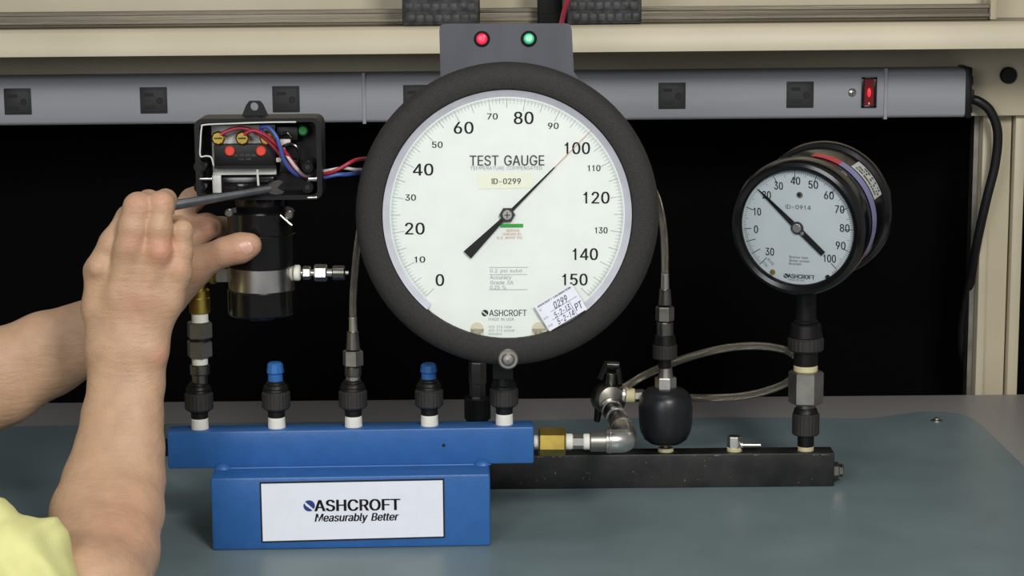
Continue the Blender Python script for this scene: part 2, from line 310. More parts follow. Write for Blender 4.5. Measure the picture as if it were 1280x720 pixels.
# ------------------------------------------------------------------ flat lettering
# outlines of a plain grotesque alphabet: character, (advance, x y pairs, triangle corners), thousandths of an em
GLYPH = {
'%': (676, [175,283,146,286,121,297,101,314,86,335,78,360,75,388,75,412,78,440,87,464,101,486,121,503,146,513,175,517,206,513,230,503,250,486,264,464,273,440,276,412,276,388,273,360,264,335,250,314,230,297,205,286,175,327,198,332,212,346,221,365,223,388,223,412,221,435,213,454,198,468,175,473,153,468,138,454,130,435,127,412,127,388,130,365,138,346,153,332,501,-10,471,-6,446,5,426,21,412,43,403,68,400,95,400,120,403,147,412,172,427,194,447,210,471,221,501,225,531,221,556,210,576,194,590,172,598,147,601,120,601,95,598,68,589,43,575,21,555,5,531,-6,501,35,523,39,538,53,546,73,549,95,549,120,546,142,538,162,524,176,501,180,479,176,464,162,456,142,453,120,453,95,455,73,464,53,479,39,132,0,482,509,540,509,191,0], [12,14,13,11,14,12,11,15,14,88,90,89,88,91,90,10,15,11,10,16,15,9,16,10,9,35,16,35,17,16,9,36,35,34,17,35,9,37,36,33,17,34,8,37,9,33,18,17,8,38,37,32,18,33,7,38,8,32,19,18,7,39,38,31,19,32,6,39,7,6,40,39,30,19,31,30,20,19,5,40,6,5,41,40,29,20,30,29,21,20,5,42,41,28,21,29,4,42,5,28,22,21,4,43,42,27,22,28,3,43,4,27,23,22,3,26,43,26,23,27,3,23,26,2,23,3,2,24,23,1,24,2,1,25,24,0,25,1,56,58,57,55,58,56,55,59,58,54,59,55,54,60,59,53,60,54,53,79,60,79,61,60,53,80,79,78,61,79,53,81,80,77,61,78,52,81,53,77,62,61,52,82,81,76,62,77,51,82,52,76,63,62,51,83,82,75,63,76,50,83,51,50,84,83,74,63,75,74,64,63,49,84,50,49,85,84,73,64,74,73,65,64,72,65,73,49,86,85,48,86,49,72,66,65,48,87,86,71,66,72,47,87,48,71,67,66,47,70,87,70,67,71,47,67,70,47,68,67,46,68,47,45,68,46,45,69,68,44,69,45]),
'-': (453, [337,244,337,188,114,188,114,244], [2,0,3,2,1,0]),
'.': (188, [95,-4,78,-1,63,9,53,24,50,41,53,59,63,73,78,83,95,87,113,83,128,73,138,59,141,41,138,24,128,9,113,-1], [7,9,8,6,9,7,6,10,9,5,10,6,5,11,10,4,11,5,4,12,11,3,12,4,3,13,12,2,13,3,2,14,13,1,14,2,1,15,14,0,15,1]),
'/': (249, [235,533,71,-76,14,-76,178,533], [2,0,3,2,1,0]),
'0': (453, [227,-7,174,1,130,24,95,62,69,113,53,178,48,254,53,330,69,395,95,447,130,484,174,508,227,516,279,508,323,484,358,447,384,395,400,330,405,254,400,178,384,113,359,62,323,24,279,1,227,50,261,56,290,74,313,103,330,144,340,194,344,254,340,314,330,365,313,405,290,435,261,453,227,460,192,453,163,435,140,405,123,365,113,314,109,254,113,194,123,144,140,103,163,74,192,56], [11,13,12,10,13,11,10,14,13,9,14,10,9,36,14,36,15,14,9,37,36,35,15,36,9,38,37,34,15,35,8,38,9,34,16,15,8,39,38,33,16,34,8,40,39,32,16,33,7,40,8,32,17,16,7,41,40,31,17,32,6,41,7,31,18,17,6,42,41,30,18,31,5,42,6,5,43,42,29,18,30,29,19,18,5,44,43,28,19,29,4,44,5,28,20,19,4,45,44,27,20,28,3,45,4,27,21,20,3,46,45,26,21,27,3,47,46,25,21,26,2,47,3,25,22,21,2,24,47,24,22,25,2,22,24,1,22,2,1,23,22,1,0,23]),
'1': (400, [185,0,238,0,238,512,200,512,160,440,95,405,95,360,150,375,185,400], [0,1,8,1,2,8,2,3,8,3,4,8,4,7,8,4,5,7,5,6,7]),
'2': (453, [64,0,64,47,234,229,261,257,282,282,299,305,311,327,318,348,320,371,317,397,308,419,293,436,273,449,250,457,224,460,196,457,172,447,153,433,139,413,130,390,127,362,66,362,71,405,86,442,111,473,143,496,182,511,225,516,268,511,306,497,337,474,361,445,376,411,381,372,378,345,371,318,357,290,336,259,306,223,267,180,153,60,153,57,389,57,389,0], [26,28,27,26,29,28,25,29,26,25,30,29,24,30,25,24,31,30,23,15,24,15,14,24,14,13,24,13,31,24,12,31,13,23,16,15,11,31,12,23,17,16,11,32,31,22,17,23,10,32,11,22,18,17,9,32,10,22,19,18,9,33,32,21,19,22,8,33,9,21,20,19,8,34,33,7,34,8,6,34,7,6,35,34,5,35,6,5,36,35,4,36,5,4,37,36,3,37,4,3,38,37,2,38,3,1,38,2,1,39,38,1,40,39,1,41,40,1,42,41,1,43,42,0,43,1]),
'3': (453, [218,-7,173,-3,133,10,98,30,70,57,52,91,44,132,109,132,115,107,126,87,144,71,165,59,191,52,219,50,248,53,275,61,297,74,315,93,325,116,329,145,326,172,316,196,299,217,275,234,242,244,201,248,157,248,157,299,288,448,288,452,70,452,70,509,372,509,372,461,211,278,211,289,264,288,308,276,344,253,371,222,387,186,393,145,387,103,370,66,344,36,309,12,266,-2], [30,32,31,30,33,32,30,29,33,29,28,33,28,34,33,27,35,28,35,34,28,26,35,27,26,36,35,26,37,36,26,38,37,26,25,38,25,24,38,24,39,38,23,39,24,22,39,23,22,40,39,21,40,22,20,40,21,20,41,40,19,41,20,18,41,19,18,42,41,5,7,6,5,8,7,17,42,18,5,9,8,17,43,42,16,43,17,4,9,5,4,10,9,15,43,16,4,11,10,15,44,43,14,44,15,4,12,11,3,12,4,13,44,14,3,13,12,3,44,13,3,45,44,2,45,3,2,46,45,1,46,2,1,0,46]),
'4': (453, [40,105,413,105,413,163,40,163,282,0,343,0,343,509,282,509,40,158,105,160,282,425,282,509], [0,1,2,0,2,3,4,5,6,4,6,7,8,9,10,8,10,11]),
'5': (453, [221,-7,178,-2,140,11,108,32,83,60,66,93,60,130,122,130,127,108,138,89,154,73,173,60,196,52,221,50,250,53,276,64,298,82,314,104,324,131,328,162,324,193,314,221,297,244,275,262,248,273,218,277,192,275,167,268,145,258,128,246,67,253,96,509,366,509,366,452,151,452,134,301,136,301,155,315,178,325,203,331,229,334,263,330,294,321,321,306,345,285,364,260,379,231,388,199,391,163,385,117,369,76,343,41,309,15,268,-1], [30,34,31,34,32,31,34,33,32,30,35,34,39,41,40,38,41,39,38,42,41,37,42,38,37,43,42,36,43,37,36,44,43,30,36,35,30,26,36,26,25,36,25,44,36,25,45,44,24,45,25,30,27,26,23,45,24,30,28,27,22,45,23,22,46,45,30,29,28,21,46,22,21,47,46,20,47,21,20,48,47,19,48,20,19,49,48,18,49,19,17,49,18,5,7,6,5,8,7,17,50,49,5,9,8,16,50,17,4,9,5,4,10,9,15,50,16,15,51,50,4,11,10,14,51,15,4,12,11,3,12,4,13,51,14,3,13,12,3,51,13,3,52,51,2,52,3,2,53,52,1,53,2,1,0,53]),
'6': (453, [226,-7,182,-1,142,15,109,40,84,74,69,115,64,162,68,199,80,239,102,285,137,340,252,509,322,509,151,261,145,261,154,275,165,288,179,299,196,307,214,312,235,314,278,309,316,295,346,271,370,240,384,201,389,157,384,112,368,73,343,39,310,14,271,-2,226,48,254,52,279,63,299,79,314,101,324,128,327,157,324,187,314,213,299,235,279,251,254,262,226,265,198,262,174,252,153,235,138,214,128,188,125,158,128,128,138,102,153,79,174,63,198,52], [10,12,11,10,16,12,16,13,12,9,16,10,19,21,20,18,21,19,18,22,21,17,22,18,16,22,17,16,23,22,9,15,16,13,44,16,44,23,16,8,15,9,8,14,15,44,43,23,43,24,23,13,45,44,13,46,45,42,24,43,8,13,14,8,46,13,8,47,46,41,24,42,41,25,24,7,47,8,7,48,47,40,25,41,7,49,48,39,25,40,39,26,25,6,49,7,6,50,49,38,26,39,5,50,6,5,51,50,37,26,38,37,27,26,5,52,51,36,27,37,4,52,5,36,28,27,4,53,52,35,28,36,4,54,53,34,28,35,3,54,4,34,29,28,3,55,54,33,29,34,3,32,55,32,29,33,3,29,32,2,29,3,2,30,29,1,30,2,1,31,30,0,31,1]),
'7': (453, [97,0,323,448,323,452,62,452,62,509,391,509,391,449,165,0], [3,5,4,3,2,5,2,6,5,1,6,2,1,7,6,0,7,1]),
'8': (453, [226,-7,178,-2,136,11,101,33,74,62,57,96,52,135,55,166,65,195,81,220,101,241,125,256,153,265,153,267,119,282,93,308,76,342,70,380,75,417,90,450,114,477,146,498,184,511,226,516,269,511,306,498,337,477,361,450,377,417,382,380,376,342,359,308,333,282,300,267,300,265,327,256,351,241,372,220,387,195,397,166,401,135,395,96,378,62,352,33,317,11,275,-2,226,49,258,52,285,60,307,74,323,91,333,113,337,139,333,165,322,189,305,208,283,223,256,232,226,235,196,232,169,223,147,208,130,189,119,165,115,139,119,113,129,91,145,74,167,60,195,52,226,290,252,292,274,300,293,313,307,330,316,351,319,376,316,399,308,420,294,437,275,449,252,457,226,460,200,457,177,449,159,437,145,420,136,399,133,376,136,351,145,330,159,313,178,300,201,292], [22,24,23,21,24,22,21,25,24,20,25,21,20,26,25,19,26,20,19,82,26,82,27,26,19,83,82,81,27,82,19,84,83,80,27,81,18,84,19,80,28,27,18,85,84,79,28,80,18,86,85,78,28,79,18,87,86,77,28,78,17,87,18,77,29,28,17,88,87,76,29,77,16,88,17,76,30,29,16,89,88,75,30,76,16,90,89,74,30,75,74,31,30,15,90,16,15,91,90,73,31,74,15,92,91,72,31,73,72,32,31,14,92,15,14,93,92,71,32,72,14,70,93,70,32,71,14,32,70,14,33,32,13,33,14,12,33,13,12,34,33,11,34,12,11,35,34,10,35,11,10,36,35,9,58,10,58,36,10,58,37,36,9,59,58,57,37,58,9,60,59,56,37,57,9,61,60,55,37,56,8,61,9,55,38,37,8,62,61,54,38,55,7,62,8,54,39,38,7,63,62,53,39,54,6,63,7,53,40,39,6,64,63,52,40,53,6,65,64,51,40,52,5,65,6,51,41,40,5,66,65,50,41,51,4,66,5,50,42,41,4,67,66,49,42,50,4,68,67,48,42,49,3,68,4,48,43,42,3,69,68,47,43,48,3,46,69,46,43,47,3,43,46,2,43,3,2,44,43,1,44,2,1,45,44,0,45,1]),
'9': (453, [226,516,271,510,310,494,343,468,368,434,384,393,389,347,385,309,373,270,350,224,315,168,200,0,130,0,301,248,307,248,299,234,287,221,273,210,257,202,238,196,218,195,175,199,137,214,106,237,83,269,68,307,64,352,69,397,85,436,110,469,143,494,182,510,226,460,199,457,174,446,154,429,138,407,129,381,125,352,129,322,138,295,154,274,174,257,199,247,226,243,254,247,279,257,299,273,314,295,324,321,327,350,324,381,314,407,299,429,279,446,254,457], [31,1,0,30,1,31,30,2,1,29,2,30,29,3,2,28,33,29,33,32,29,32,3,29,32,55,3,55,4,3,28,34,33,54,4,55,28,35,34,53,4,54,27,35,28,53,5,4,27,36,35,52,5,53,27,37,36,51,5,52,26,37,27,51,6,5,26,38,37,50,6,51,25,38,26,25,39,38,49,6,50,49,7,6,25,40,39,48,7,49,48,8,7,24,40,25,24,41,40,47,8,48,24,42,41,46,8,47,46,14,8,14,9,8,23,42,24,23,43,42,45,13,46,13,14,46,45,17,13,17,12,13,15,9,14,23,44,43,44,17,45,23,17,44,22,17,23,16,9,15,16,10,9,17,10,16,21,17,22,21,18,17,12,10,17,21,19,18,20,19,21,12,11,10]),
'A': (480, [16,0,201,509,276,509,463,0,395,0,287,302,276,334,264,372,250,420,232,478,245,478,228,419,213,371,201,333,191,302,85,0,110,142,110,199,370,199,370,142], [0,9,1,9,2,1,9,10,2,10,3,2,0,17,9,17,11,9,11,8,9,11,8,10,8,18,10,18,3,10,7,18,8,17,12,11,6,18,7,17,13,12,5,18,6,17,14,13,17,16,14,16,15,14,4,19,5,19,18,5,0,16,17,16,18,17,16,19,18,19,3,18,0,15,16,4,3,19]),
'B': (456, [60,0,60,509,241,509,289,504,329,491,359,469,381,442,394,410,398,374,395,344,387,320,373,301,356,286,336,275,315,267,315,262,339,257,363,245,385,227,402,203,414,173,418,136,413,100,400,67,377,39,344,18,301,4,247,0,125,57,245,57,296,63,330,80,349,105,355,137,352,161,342,184,327,203,306,218,279,228,248,231,125,231,125,285,238,285,265,288,288,296,308,309,323,326,333,348,336,372,330,403,313,429,283,446,240,452,125,452], [0,53,1,53,2,1,53,3,2,53,4,3,53,5,4,53,52,5,52,6,5,0,41,53,51,6,52,50,6,51,50,7,6,49,7,50,49,8,7,48,8,49,48,9,8,47,9,48,46,9,47,46,10,9,45,10,46,45,11,10,44,11,45,44,12,11,43,12,44,42,12,43,42,13,12,0,40,41,40,42,41,40,13,42,40,14,13,40,15,14,40,16,15,40,17,16,40,39,17,39,18,17,0,28,40,38,18,39,37,18,38,37,19,18,36,19,37,36,20,19,35,20,36,34,20,35,34,21,20,33,21,34,32,21,33,32,22,21,31,22,32,31,23,22,30,23,31,30,24,23,29,24,30,0,29,28,0,24,29,0,25,24,0,26,25,0,27,26]),
'C': (510, [267,-7,205,1,150,25,104,63,70,115,48,179,40,254,48,329,70,393,104,445,150,484,205,508,267,516,305,513,340,504,373,490,402,471,427,447,448,418,463,385,473,348,408,348,401,373,389,395,375,413,357,428,337,440,315,449,292,454,267,456,223,450,184,432,150,403,125,364,109,314,103,254,109,194,125,145,151,105,184,76,223,59,267,53,292,55,315,60,337,69,357,81,375,96,389,114,401,136,408,160,473,160,463,124,448,91,428,62,402,38,373,19,341,5,305,-4], [11,13,12,11,14,13,10,14,11,10,15,14,10,16,15,9,16,10,9,29,16,29,17,16,9,30,29,28,17,29,27,17,28,9,31,30,26,17,27,26,18,17,8,31,9,25,18,26,8,32,31,24,18,25,24,19,18,23,19,24,8,33,32,22,19,23,7,33,8,22,20,19,21,20,22,7,34,33,6,34,7,6,35,34,5,35,6,5,36,35,5,37,36,4,37,5,48,50,49,48,51,50,4,38,37,47,51,48,47,52,51,3,38,4,46,52,47,3,39,38,45,52,46,45,53,52,44,53,45,3,40,39,43,53,44,2,40,3,43,54,53,42,54,43,2,41,40,41,54,42,2,54,41,2,55,54,1,55,2,1,56,55,1,57,56,0,57,1]),
'D': (502, [60,0,219,0,291,8,351,31,398,68,433,119,455,181,462,255,455,329,433,391,399,441,353,478,294,501,225,509,60,509,125,57,215,57,272,63,318,81,354,110,379,149,394,198,399,255,394,312,379,361,354,399,320,428,275,446,221,452,125,452], [0,1,16,0,16,15,1,2,17,1,17,16,2,3,18,2,18,17,3,4,19,3,19,18,4,5,20,4,20,19,5,6,21,5,21,20,6,7,22,6,22,21,7,8,23,7,23,22,8,9,24,8,24,23,9,10,25,9,25,24,10,11,26,10,26,25,11,12,27,11,27,26,12,13,28,12,28,27,13,14,29,13,29,28,14,0,15,14,15,29]),
'E': (419, [60,0,60,509,372,509,372,452,125,452,125,286,355,286,355,229,125,229,125,57,375,57,375,0], [0,4,1,4,2,1,4,3,2,0,5,4,0,8,5,8,6,5,8,7,6,0,9,8,0,10,9,0,11,10]),
'F': (410, [60,0,60,509,369,509,369,452,125,452,125,278,346,278,346,221,125,221,125,0], [0,4,1,4,2,1,4,3,2,0,5,4,0,8,5,8,6,5,8,7,6,0,9,8]),
'G': (520, [269,-7,205,1,149,25,104,64,69,116,47,179,40,254,47,329,69,393,103,445,149,484,203,508,265,516,304,513,340,504,374,489,403,469,429,445,449,416,465,384,474,349,408,349,399,372,387,393,373,411,356,427,337,439,315,448,291,454,265,456,222,450,183,432,150,404,125,364,109,314,103,254,109,194,125,145,151,105,184,76,224,59,269,53,309,57,345,71,374,93,396,123,410,160,415,202,434,199,283,199,283,256,478,256,478,200,471,141,451,91,419,50,377,19,326,0], [11,13,12,11,14,13,10,14,11,10,15,14,10,16,15,9,16,10,9,29,16,29,17,16,9,30,29,28,17,29,27,17,28,9,31,30,26,17,27,8,31,9,26,18,17,25,18,26,8,32,31,24,18,25,24,19,18,23,19,24,8,33,32,7,33,8,22,19,23,22,20,19,21,20,22,7,34,33,6,34,7,6,35,34,49,51,50,49,47,51,47,52,51,5,35,6,5,36,35,49,46,47,48,52,47,48,53,52,46,48,49,46,53,48,5,37,36,4,37,5,45,53,46,4,38,37,45,54,53,44,54,45,3,38,4,3,39,38,43,54,44,43,55,54,3,40,39,42,55,43,2,40,3,2,41,40,41,55,42,2,55,41,2,56,55,1,56,2,1,57,56,0,57,1]),
'H': (517, [60,0,60,509,125,509,125,289,392,289,392,509,457,509,457,0,392,0,392,232,125,232,125,0], [0,2,1,0,3,2,4,6,5,4,7,6,0,10,3,10,4,3,10,9,4,9,7,4,0,11,10,8,7,9]),
'I': (160, [57,0,103,0,103,509,57,509], [0,1,2,0,2,3]),
'K': (467, [60,0,121,0,121,509,60,509,121,200,121,275,360,509,435,509,190,268,235,310,449,0,375,0], [0,1,2,0,2,3,4,5,6,4,6,7,8,9,10,8,10,11]),
'L': (393, [60,0,60,509,125,509,125,57,361,57,361,0], [0,2,1,0,3,2,0,4,3,0,5,4]),
'M': (628, [60,0,60,509,152,509,277,187,282,174,287,159,293,141,299,123,305,103,311,84,317,65,322,49,307,49,312,65,318,83,324,102,330,121,336,140,342,158,348,174,352,187,476,509,568,509,568,0,504,0,504,291,504,308,504,327,505,347,505,369,506,391,506,413,507,435,507,457,513,457,505,433,498,409,490,386,482,363,474,341,467,322,461,305,456,291,342,0,286,0,170,291,165,304,159,321,152,340,145,361,137,384,129,408,121,432,112,457,119,457,119,437,120,416,120,394,121,372,121,350,122,328,122,309,122,291,122,0], [0,53,1,53,2,1,53,54,2,54,3,2,20,33,21,33,22,21,33,34,22,34,23,22,0,52,53,55,3,54,20,32,33,35,32,34,32,23,34,56,52,55,52,3,55,20,35,32,35,31,32,20,36,35,0,56,52,56,51,52,0,57,56,20,37,36,0,58,57,20,38,37,0,59,58,20,39,38,0,60,59,20,40,39,0,61,60,20,41,40,0,62,61,20,42,41,0,63,62,20,43,42,19,43,20,18,43,19,17,43,18,16,43,17,15,43,16,14,43,15,13,10,14,10,43,14,13,11,10,12,11,13]),
'N': (523, [60,0,60,509,136,509,343,183,352,169,363,151,375,130,388,107,401,82,414,55,405,54,402,81,401,108,400,134,399,157,399,178,399,195,399,509,463,509,463,0,387,0,202,290,190,310,177,331,164,354,148,381,130,413,108,452,119,454,121,417,122,384,123,354,124,328,125,307,125,291,125,0], [0,27,1,27,2,1,27,28,2,28,3,2,16,18,17,16,19,18,29,26,28,26,3,28,0,29,27,29,26,27,0,30,29,25,3,26,0,31,30,24,3,25,23,3,24,0,32,31,22,3,23,0,33,32,21,3,22,0,34,33,0,35,34,20,3,21,15,19,16,20,4,3,14,19,15,20,5,4,13,19,14,20,6,5,12,19,13,20,7,6,11,19,12,20,8,7,20,10,8,10,9,8,10,19,11,20,19,10]),
'O': (533, [267,-7,205,1,150,25,105,63,70,115,48,179,40,254,48,329,70,393,105,445,150,484,205,508,267,516,329,508,384,484,429,445,464,393,486,329,493,254,486,179,464,115,429,63,384,25,329,1,267,53,310,59,349,76,383,105,408,144,425,194,430,254,425,314,408,365,383,404,349,433,310,450,267,456,223,450,184,433,151,404,125,364,109,314,103,254,109,194,125,144,151,105,184,76,223,59], [11,13,12,10,13,11,10,14,13,9,14,10,9,36,14,36,15,14,9,37,36,35,15,36,34,15,35,9,38,37,8,38,9,34,16,15,33,16,34,8,39,38,32,16,33,8,40,39,7,40,8,32,17,16,31,17,32,7,41,40,6,41,7,31,18,17,30,18,31,6,42,41,5,42,6,5,43,42,29,18,30,29,19,18,5,44,43,28,19,29,4,44,5,28,20,19,4,45,44,27,20,28,3,45,4,27,21,20,3,46,45,26,21,27,3,47,46,25,21,26,25,22,21,2,47,3,2,24,47,24,22,25,2,22,24,1,22,2,1,23,22,1,0,23]),
'P': (445, [121,509,250,509,320,500,370,470,400,425,409,360,400,297,370,250,320,220,250,208,121,208,121,454,245,454,300,446,330,428,345,398,349,360,345,322,330,292,300,272,245,263,121,263,60,0,121,0,121,509,60,509], [0,1,12,0,12,11,1,2,13,1,13,12,2,3,14,2,14,13,3,4,15,3,15,14,4,5,16,4,16,15,5,6,17,5,17,16,6,7,18,6,18,17,7,8,19,7,19,18,8,9,20,8,20,19,9,10,21,9,21,20,22,23,24,22,24,25]),
'R': (449, [121,509,250,509,320,500,370,470,400,425,409,360,400,297,370,250,320,220,250,208,121,208,121,454,245,454,300,446,330,428,345,398,349,360,345,322,330,292,300,272,245,263,121,263,60,0,121,0,121,509,60,509,240,212,302,224,428,0,358,0], [0,1,12,0,12,11,1,2,13,1,13,12,2,3,14,2,14,13,3,4,15,3,15,14,4,5,16,4,16,15,5,6,17,5,17,16,6,7,18,6,18,17,7,8,19,7,19,18,8,9,20,8,20,19,9,10,21,9,21,20,22,23,24,22,24,25,26,27,28,26,28,29]),
'S': (447, [224,-9,172,-4,128,9,91,31,64,60,46,96,38,137,104,137,110,110,123,88,142,71,166,59,194,52,224,49,257,52,286,60,311,74,329,92,341,114,346,139,342,161,332,179,316,193,296,205,272,214,245,222,184,239,128,260,86,289,60,326,52,372,58,413,75,448,102,476,138,498,180,511,227,516,275,511,316,498,351,476,377,449,394,415,401,378,337,378,326,412,302,437,267,453,225,459,194,456,167,448,145,435,129,418,118,398,115,376,119,352,131,334,148,319,169,308,191,300,212,293,264,279,287,272,312,264,336,252,359,238,379,220,395,198,405,171,408,139,403,99,386,64,360,34,323,11,278,-4], [35,37,36,34,37,35,34,38,37,33,38,34,33,39,38,33,40,39,32,47,33,47,40,33,32,48,47,46,40,47,32,49,48,45,40,46,45,41,40,31,49,32,31,50,49,44,41,45,31,51,50,31,52,51,44,42,41,30,52,31,43,42,44,30,53,52,30,54,53,29,54,30,29,55,54,29,56,55,28,56,29,28,57,56,28,58,57,28,59,58,28,60,59,27,60,28,27,61,60,27,62,61,27,63,62,26,63,27,26,64,63,25,64,26,25,65,64,24,65,25,24,66,65,23,66,24,22,66,23,22,67,66,21,67,22,20,67,21,20,68,67,19,68,20,18,68,19,18,69,68,5,7,6,5,8,7,17,69,18,5,9,8,17,70,69,4,9,5,16,70,17,4,10,9,15,70,16,4,11,10,15,71,70,14,71,15,3,11,4,3,12,11,13,71,14,3,13,12,3,71,13,3,72,71,2,72,3,2,73,72,1,73,2,1,0,73]),
'T': (449, [32,452,32,509,417,509,417,452,257,452,257,0,193,0,193,452], [0,2,1,0,3,2,7,3,0,6,4,7,4,3,7,6,5,4]),
'U': (517, [259,-8,203,-2,154,15,114,43,85,80,66,124,60,173,60,509,124,509,124,178,128,144,141,113,160,87,187,68,220,56,259,52,298,56,331,68,357,87,377,113,389,144,393,178,393,509,457,509,457,173,451,124,433,80,403,43,363,15,315,-2], [6,8,7,6,9,8,21,23,22,21,24,23,6,10,9,20,24,21,5,10,6,20,25,24,5,11,10,19,25,20,19,26,25,4,11,5,4,12,11,18,26,19,4,13,12,17,26,18,3,13,4,17,27,26,3,14,13,16,27,17,3,15,14,15,27,16,3,27,15,2,27,3,2,28,27,1,28,2,1,29,28,0,29,1]),
'V': (480, [204,0,16,509,84,509,192,206,203,176,215,137,230,89,248,31,235,31,252,90,267,138,279,176,290,206,395,509,463,509,278,0], [0,2,1,0,3,2,12,14,13,12,15,14,0,4,3,11,15,12,10,15,11,0,5,4,9,15,10,0,6,5,8,7,9,7,15,9,0,7,6,0,15,7]),
'W': (686, [155,0,16,509,82,509,163,196,170,171,175,145,181,120,187,94,192,67,197,40,189,40,194,67,200,94,205,120,211,145,218,171,224,196,306,509,380,509,462,196,468,171,474,145,480,120,486,94,492,67,497,40,488,40,493,67,499,94,504,120,510,145,517,171,523,196,603,509,670,509,530,0,455,0,368,323,359,356,351,391,344,431,336,475,350,475,342,433,335,395,327,359,318,323,230,0], [0,2,1,0,3,2,16,41,17,41,18,17,41,42,18,42,19,18,32,34,33,32,35,34,16,43,41,43,40,41,43,40,42,40,19,42,16,44,43,39,19,40,16,45,44,38,19,39,16,46,45,37,19,38,16,47,46,36,19,37,0,4,3,15,47,16,36,20,19,31,35,32,0,5,4,14,47,15,36,21,20,30,35,31,0,6,5,13,47,14,36,22,21,29,35,30,0,7,6,12,47,13,36,23,22,28,35,29,0,8,7,11,47,12,36,24,23,27,35,28,0,10,8,10,9,8,10,47,11,36,26,24,26,25,24,26,35,27,0,47,10,36,35,26]),
'Y': (472, [203,0,203,208,16,509,91,509,192,344,208,318,222,292,236,264,250,230,224,230,237,265,251,293,265,318,280,344,381,509,455,509,268,208,268,0], [1,3,2,1,4,3,13,15,14,13,16,15,1,5,4,12,16,13,11,16,12,1,6,5,10,16,11,1,7,6,9,8,10,8,16,10,1,8,7,1,16,8,0,16,1,0,17,16]),
'a': (389, [160,-9,126,-5,94,5,68,22,48,45,35,73,30,108,34,138,43,161,58,179,78,193,100,203,125,211,152,216,178,220,209,224,234,227,252,230,265,235,273,243,276,255,276,257,273,279,267,297,256,311,240,322,220,329,196,331,171,329,149,322,132,313,118,301,107,288,100,274,41,291,57,322,79,346,104,364,133,375,163,382,194,384,215,383,239,379,263,372,286,360,306,343,322,320,333,290,337,251,337,0,277,0,277,52,272,52,264,38,252,25,236,12,215,1,190,-6,170,45,202,49,228,59,248,74,263,93,272,115,276,138,276,190,270,186,259,182,246,179,231,176,216,173,200,171,186,169,175,168,154,164,134,159,117,150,103,139,95,124,92,105,94,87,102,72,114,61,130,52,149,47], [39,41,40,39,42,41,38,42,39,38,43,42,37,43,38,37,44,43,36,44,37,36,45,44,35,45,36,35,27,45,27,46,45,35,28,27,26,46,27,35,29,28,25,46,26,35,30,29,34,30,35,24,46,25,24,47,46,34,31,30,23,47,24,34,32,31,22,47,23,33,32,34,22,48,47,21,48,22,20,48,21,19,48,20,19,49,48,18,49,19,17,65,18,65,49,18,16,65,17,15,65,16,14,65,15,13,65,14,12,65,13,11,65,12,10,65,11,9,65,10,9,66,65,64,49,65,9,67,66,9,68,67,8,68,9,8,69,68,8,70,69,8,71,70,8,72,71,8,73,72,8,74,73,8,75,74,7,75,8,7,76,75,7,77,76,7,78,77,63,49,64,6,78,7,6,79,78,62,49,63,5,79,6,5,80,79,61,51,62,51,49,62,5,81,80,60,51,61,4,81,5,4,82,81,4,83,82,59,52,60,52,51,60,4,84,83,59,53,52,50,49,51,58,53,59,4,58,84,4,53,58,3,53,4,3,54,53,3,55,54,2,55,3,2,56,55,1,56,2,1,57,56,0,57,1]),
'b': (424, [229,-8,198,-5,172,4,153,17,138,31,127,46,118,59,112,59,112,0,53,0,53,509,114,509,114,319,118,319,127,331,137,346,152,360,171,373,197,381,229,384,274,378,313,361,345,332,370,293,385,245,390,189,385,133,370,84,346,45,313,16,274,-2,220,47,253,51,279,66,301,88,316,117,325,151,328,189,325,227,316,261,301,290,280,311,253,325,220,330,188,325,161,312,140,291,125,263,116,229,113,189,116,150,125,115,140,86,162,65,188,51], [9,11,10,9,12,11,18,20,19,17,20,18,17,21,20,16,21,17,16,22,21,15,22,16,14,22,15,14,43,22,43,42,22,42,23,22,13,43,14,13,44,43,13,45,44,41,23,42,9,13,12,9,47,13,47,46,13,46,45,13,40,23,41,40,24,23,39,24,40,9,48,47,38,24,39,38,25,24,9,49,48,37,25,38,9,50,49,36,25,37,36,26,25,35,26,36,9,51,50,35,27,26,34,27,35,9,7,51,7,52,51,33,27,34,7,53,52,33,28,27,32,28,33,7,6,53,6,54,53,9,8,7,5,54,6,31,28,32,5,31,54,5,28,31,4,28,5,4,29,28,3,29,4,2,29,3,2,30,29,1,30,2,1,0,30]),
'c': (396, [207,-8,159,-2,117,16,82,46,56,85,40,133,34,187,40,243,56,291,82,330,117,360,159,378,207,384,234,383,260,377,284,368,305,356,324,341,340,322,353,301,362,277,303,262,298,276,290,289,281,301,270,311,257,319,242,325,226,329,207,330,173,325,145,310,124,287,108,258,99,224,96,187,99,151,108,117,124,89,145,66,173,51,207,46,226,48,243,52,258,58,271,66,282,76,292,89,299,102,304,117,363,102,354,78,341,56,325,37,306,21,285,9,261,-1,235,-6], [11,13,12,11,14,13,10,14,11,10,15,14,10,16,15,9,16,10,9,17,16,9,29,17,29,18,17,8,30,9,30,29,9,28,18,29,27,18,28,8,31,30,26,18,27,26,19,18,25,19,26,24,19,25,8,32,31,23,19,24,23,20,19,7,32,8,22,20,23,7,33,32,22,21,20,7,34,33,6,34,7,6,35,34,5,35,6,5,36,35,5,37,36,4,37,5,4,38,37,48,50,49,48,51,50,47,51,48,46,51,47,4,39,38,3,39,4,46,52,51,45,52,46,44,52,45,3,40,39,43,52,44,43,53,52,42,53,43,3,41,40,41,53,42,3,53,41,2,53,3,2,54,53,2,55,54,1,55,2,1,56,55,1,57,56,0,57,1]),
